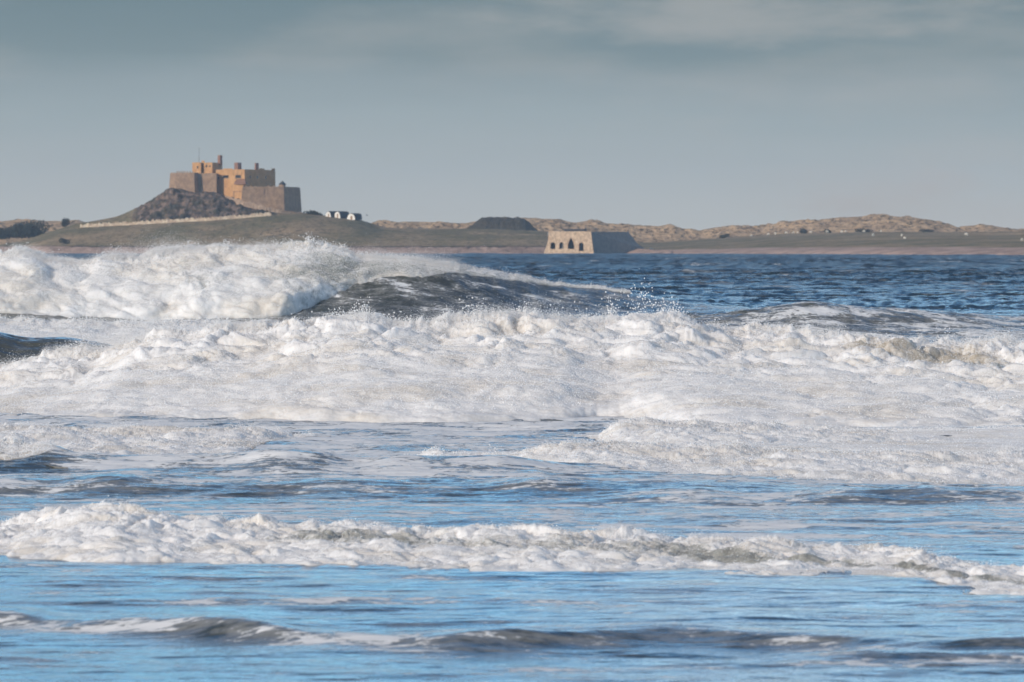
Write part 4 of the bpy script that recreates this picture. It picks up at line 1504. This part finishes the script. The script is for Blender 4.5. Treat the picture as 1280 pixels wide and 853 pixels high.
def ground_z(x, y):
    z, s = plain_z(np.array([x]), np.array([y]))
    gx_, gy_ = np.array([x]), np.array([y])
    return float(z[0] + (.5 * fbm(gx_ * .02, gy_ * .01, 0 * gx_, 4) + .25 * fbm(gx_ * .12, gy_ * .04, 0 * gx_ + 3, 3))[0])


def skin_body(name, joints, edges, radii, mat, root=0, sub=2):
    me = bpy.data.meshes.new(name)
    me.from_pydata(joints, edges, [])
    o = add_obj(name, me, mat)
    o.modifiers.new('skin', 'SKIN')
    for v, r in zip(me.skin_vertices[0].data, radii):
        v.radius = (r, r)
    me.skin_vertices[0].data[root].use_root = True
    sm = o.modifiers.new('sub', 'SUBSURF')
    sm.levels = sm.render_levels = sub
    dg = bpy.context.evaluated_depsgraph_get()
    ev = bpy.data.meshes.new_from_object(o.evaluated_get(dg))
    ev.name = name
    o.modifiers.clear()
    o.data = ev
    for p in ev.polygons:
        p.use_smooth = True
    if not ev.materials:
        ev.materials.append(mat)
    return o


SJ = [(0, 0, .82), (.38, 0, .84), (-.38, 0, .80), (.62, 0, .84), (.78, 0, .62), (.92, 0, .44),
      (.36, .16, .55), (.38, .16, .28), (.37, .16, .03), (.36, -.16, .55), (.38, -.16, .28), (.37, -.16, .03),
      (-.40, .17, .58), (-.50, .17, .34), (-.44, .17, .03), (-.40, -.17, .58), (-.50, -.17, .34), (-.44, -.17, .03), (-.62, 0, .70)]
SE = [(0, 1), (0, 2), (1, 3), (3, 4), (4, 5), (1, 6), (6, 7), (7, 8), (1, 9), (9, 10), (10, 11), (2, 12), (12, 13), (13, 14), (2, 15), (15, 16), (16, 17), (2, 18)]
SR = [.36, .33, .35, .20, .13, .08, .10, .06, .05, .10, .06, .05, .13, .06, .05, .13, .06, .05, .06]
sheep0 = skin_body('sheep', SJ, SE, SR, M_SHEEP)
SHEEP = [(939, 292.5), (960, 291), (969, 293), (983, 292.5), (992, 290.5), (997, 289.5), (1013, 289.6), (1034, 291.5), (1052, 291.5), (1057, 289.5), (1080, 290), (1091, 295.5), (1101, 290), (1127, 296), (1131, 299.5), (1208, 295), (1278, 302)]
for i, (a, b) in enumerate(SHEEP):
    D = 2560.0
    for _ in range(30):
        D = min(2760.0, max(1700.0, D))
        zg = ground_z(px_x(a, D), D)
        want = EYE - (b - HOR) * K * D
        D += (want - zg) * 40
    D = min(2755.0, max(1700.0, D))
    o = sheep0 if i == 0 else sheep0.copy()
    if i:
        C.objects.link(o)
    sc = RNG.uniform(1.0, 1.25)
    o.location = (px_x(a, D), D, ground_z(px_x(a, D), D))
    o.rotation_euler.z = RNG.uniform(0, 6.28)
    o.scale = (sc, sc, sc)
    tag(o, 'white sheep grazing on the pasture in front of the tan dunes', 'sheep', 'sheep grazing below the dunes')

# walker on the foreshore path
PD = 2120.0
pp_ = Vector((px_x(930.5, PD), PD, ground_z(px_x(930.5, PD), PD)))
PJ = [(0, 0, .95), (0, 0, 1.20), (0, 0, 1.42), (0, 0, 1.56), (0, -.02, 1.70), (.20, 0, 1.40), (.26, .03, 1.12), (.24, -.06, .86), (-.20, 0, 1.40), (-.27, .0, 1.12), (-.25, .10, .88),
      (.10, -.04, .90), (.12, -.10, .50), (.12, -.02, .08), (.12, -.16, .05), (-.10, .03, .90), (-.12, .06, .50), (-.12, .20, .09), (-.12, .07, .05)]
PE = [(0, 1), (1, 2), (2, 3), (3, 4), (2, 5), (5, 6), (6, 7), (2, 8), (8, 9), (9, 10), (0, 11), (11, 12), (12, 13), (13, 14), (0, 15), (15, 16), (16, 17), (17, 18)]
PR = [.17, .18, .17, .08, .12, .09, .07, .05, .09, .07, .05, .11, .08, .055, .05, .11, .08, .055, .05]
walker = skin_body('person', PJ, PE, PR, M_COAT)
walker.location = pp_
walker.scale = (1.06, 1.06, 1.06)
tag(walker, 'lone dark-clothed person standing on the flat shore pasture right of the kilns', 'person')

# gull over the slope by the sheds
bj = [(0, 0, 0), (.22, 0, .03), (.36, 0, .05), (-.28, 0, 0), (-.45, 0, .0), (.05, .28, .16), (-.02, .62, .10), (-.12, .92, .0), (.05, -.28, .16), (-.02, -.62, .10), (-.12, -.92, .0)]
be = [(0, 1), (1, 2), (0, 3), (3, 4), (0, 5), (5, 6), (6, 7), (0, 8), (8, 9), (9, 10)]
br_ = [.16, .12, .05, .10, .05, .10, .07, .03, .10, .07, .03]
bird = skin_body('bird', bj, be, br_, M_FEATHER)
bird.location = at(458.6, 269.2, 2540)
bird.rotation_euler = (R(35), R(-20), R(30))
bird.scale = (1.15, 1.15, 1.15)
tag(bird, 'dark bird hovering just above the hill slope, right of the boat sheds', 'bird')


def boulder(px, D, w, h, label):
    bm = bmesh.new()
    bmesh.ops.create_icosphere(bm, subdivisions=3, radius=1)
    for v in bm.verts:
        p = np.array(v.co)
        d = 1 + .28 * float(fbm(np.array([p[0] * 1.3 + px]), np.array([p[1] * 1.3]), np.array([p[2] * 1.3]), 3)[0])
        v.co = (p[0] * d * w / 2, p[1] * d * w / 2.4, max(-.2, p[2]) * d * h)
    o = from_bm('boulder', bm, M_STONE)
    o.location = (px_x(px, D), D, ground_z(px_x(px, D), D) - .1)
    tag(o, label, 'rock')
    return o


boulder(813.5, 2405, 2.6, 1.3, 'pale boulder close beside the sloping end wall of the kilns')
boulder(838.5, 2300, 2.0, .9, 'small pale boulder on the shore, away to the right of the kilns')

# ------------------------------------------------------------------ sea haze
bm = bmesh.new()
bmesh.ops.create_cube(bm, size=1)
for v in bm.verts:
    v.co = (v.co.x * 3200, 1950 + v.co.y * 4300, 27.5 + v.co.z * 79)
hz = Mat('sea_haze')
hz.n.remove(hz.b)
vol = hz.node('ShaderNodeVolumePrincipled')
vol.inputs['Color'].default_value = (.66, .82, 1.0, 1)
vol.inputs['Density'].default_value = .9e-4
vol.inputs['Anisotropy'].default_value = 0.2
hz.l.new(vol.outputs[0], hz.n['Material Output'].inputs['Volume'])
me = bpy.data.meshes.new('haze')
bm.to_mesh(me)
bm.free()
haze = tag(add_obj('haze', me, hz.m), kind='stuff')
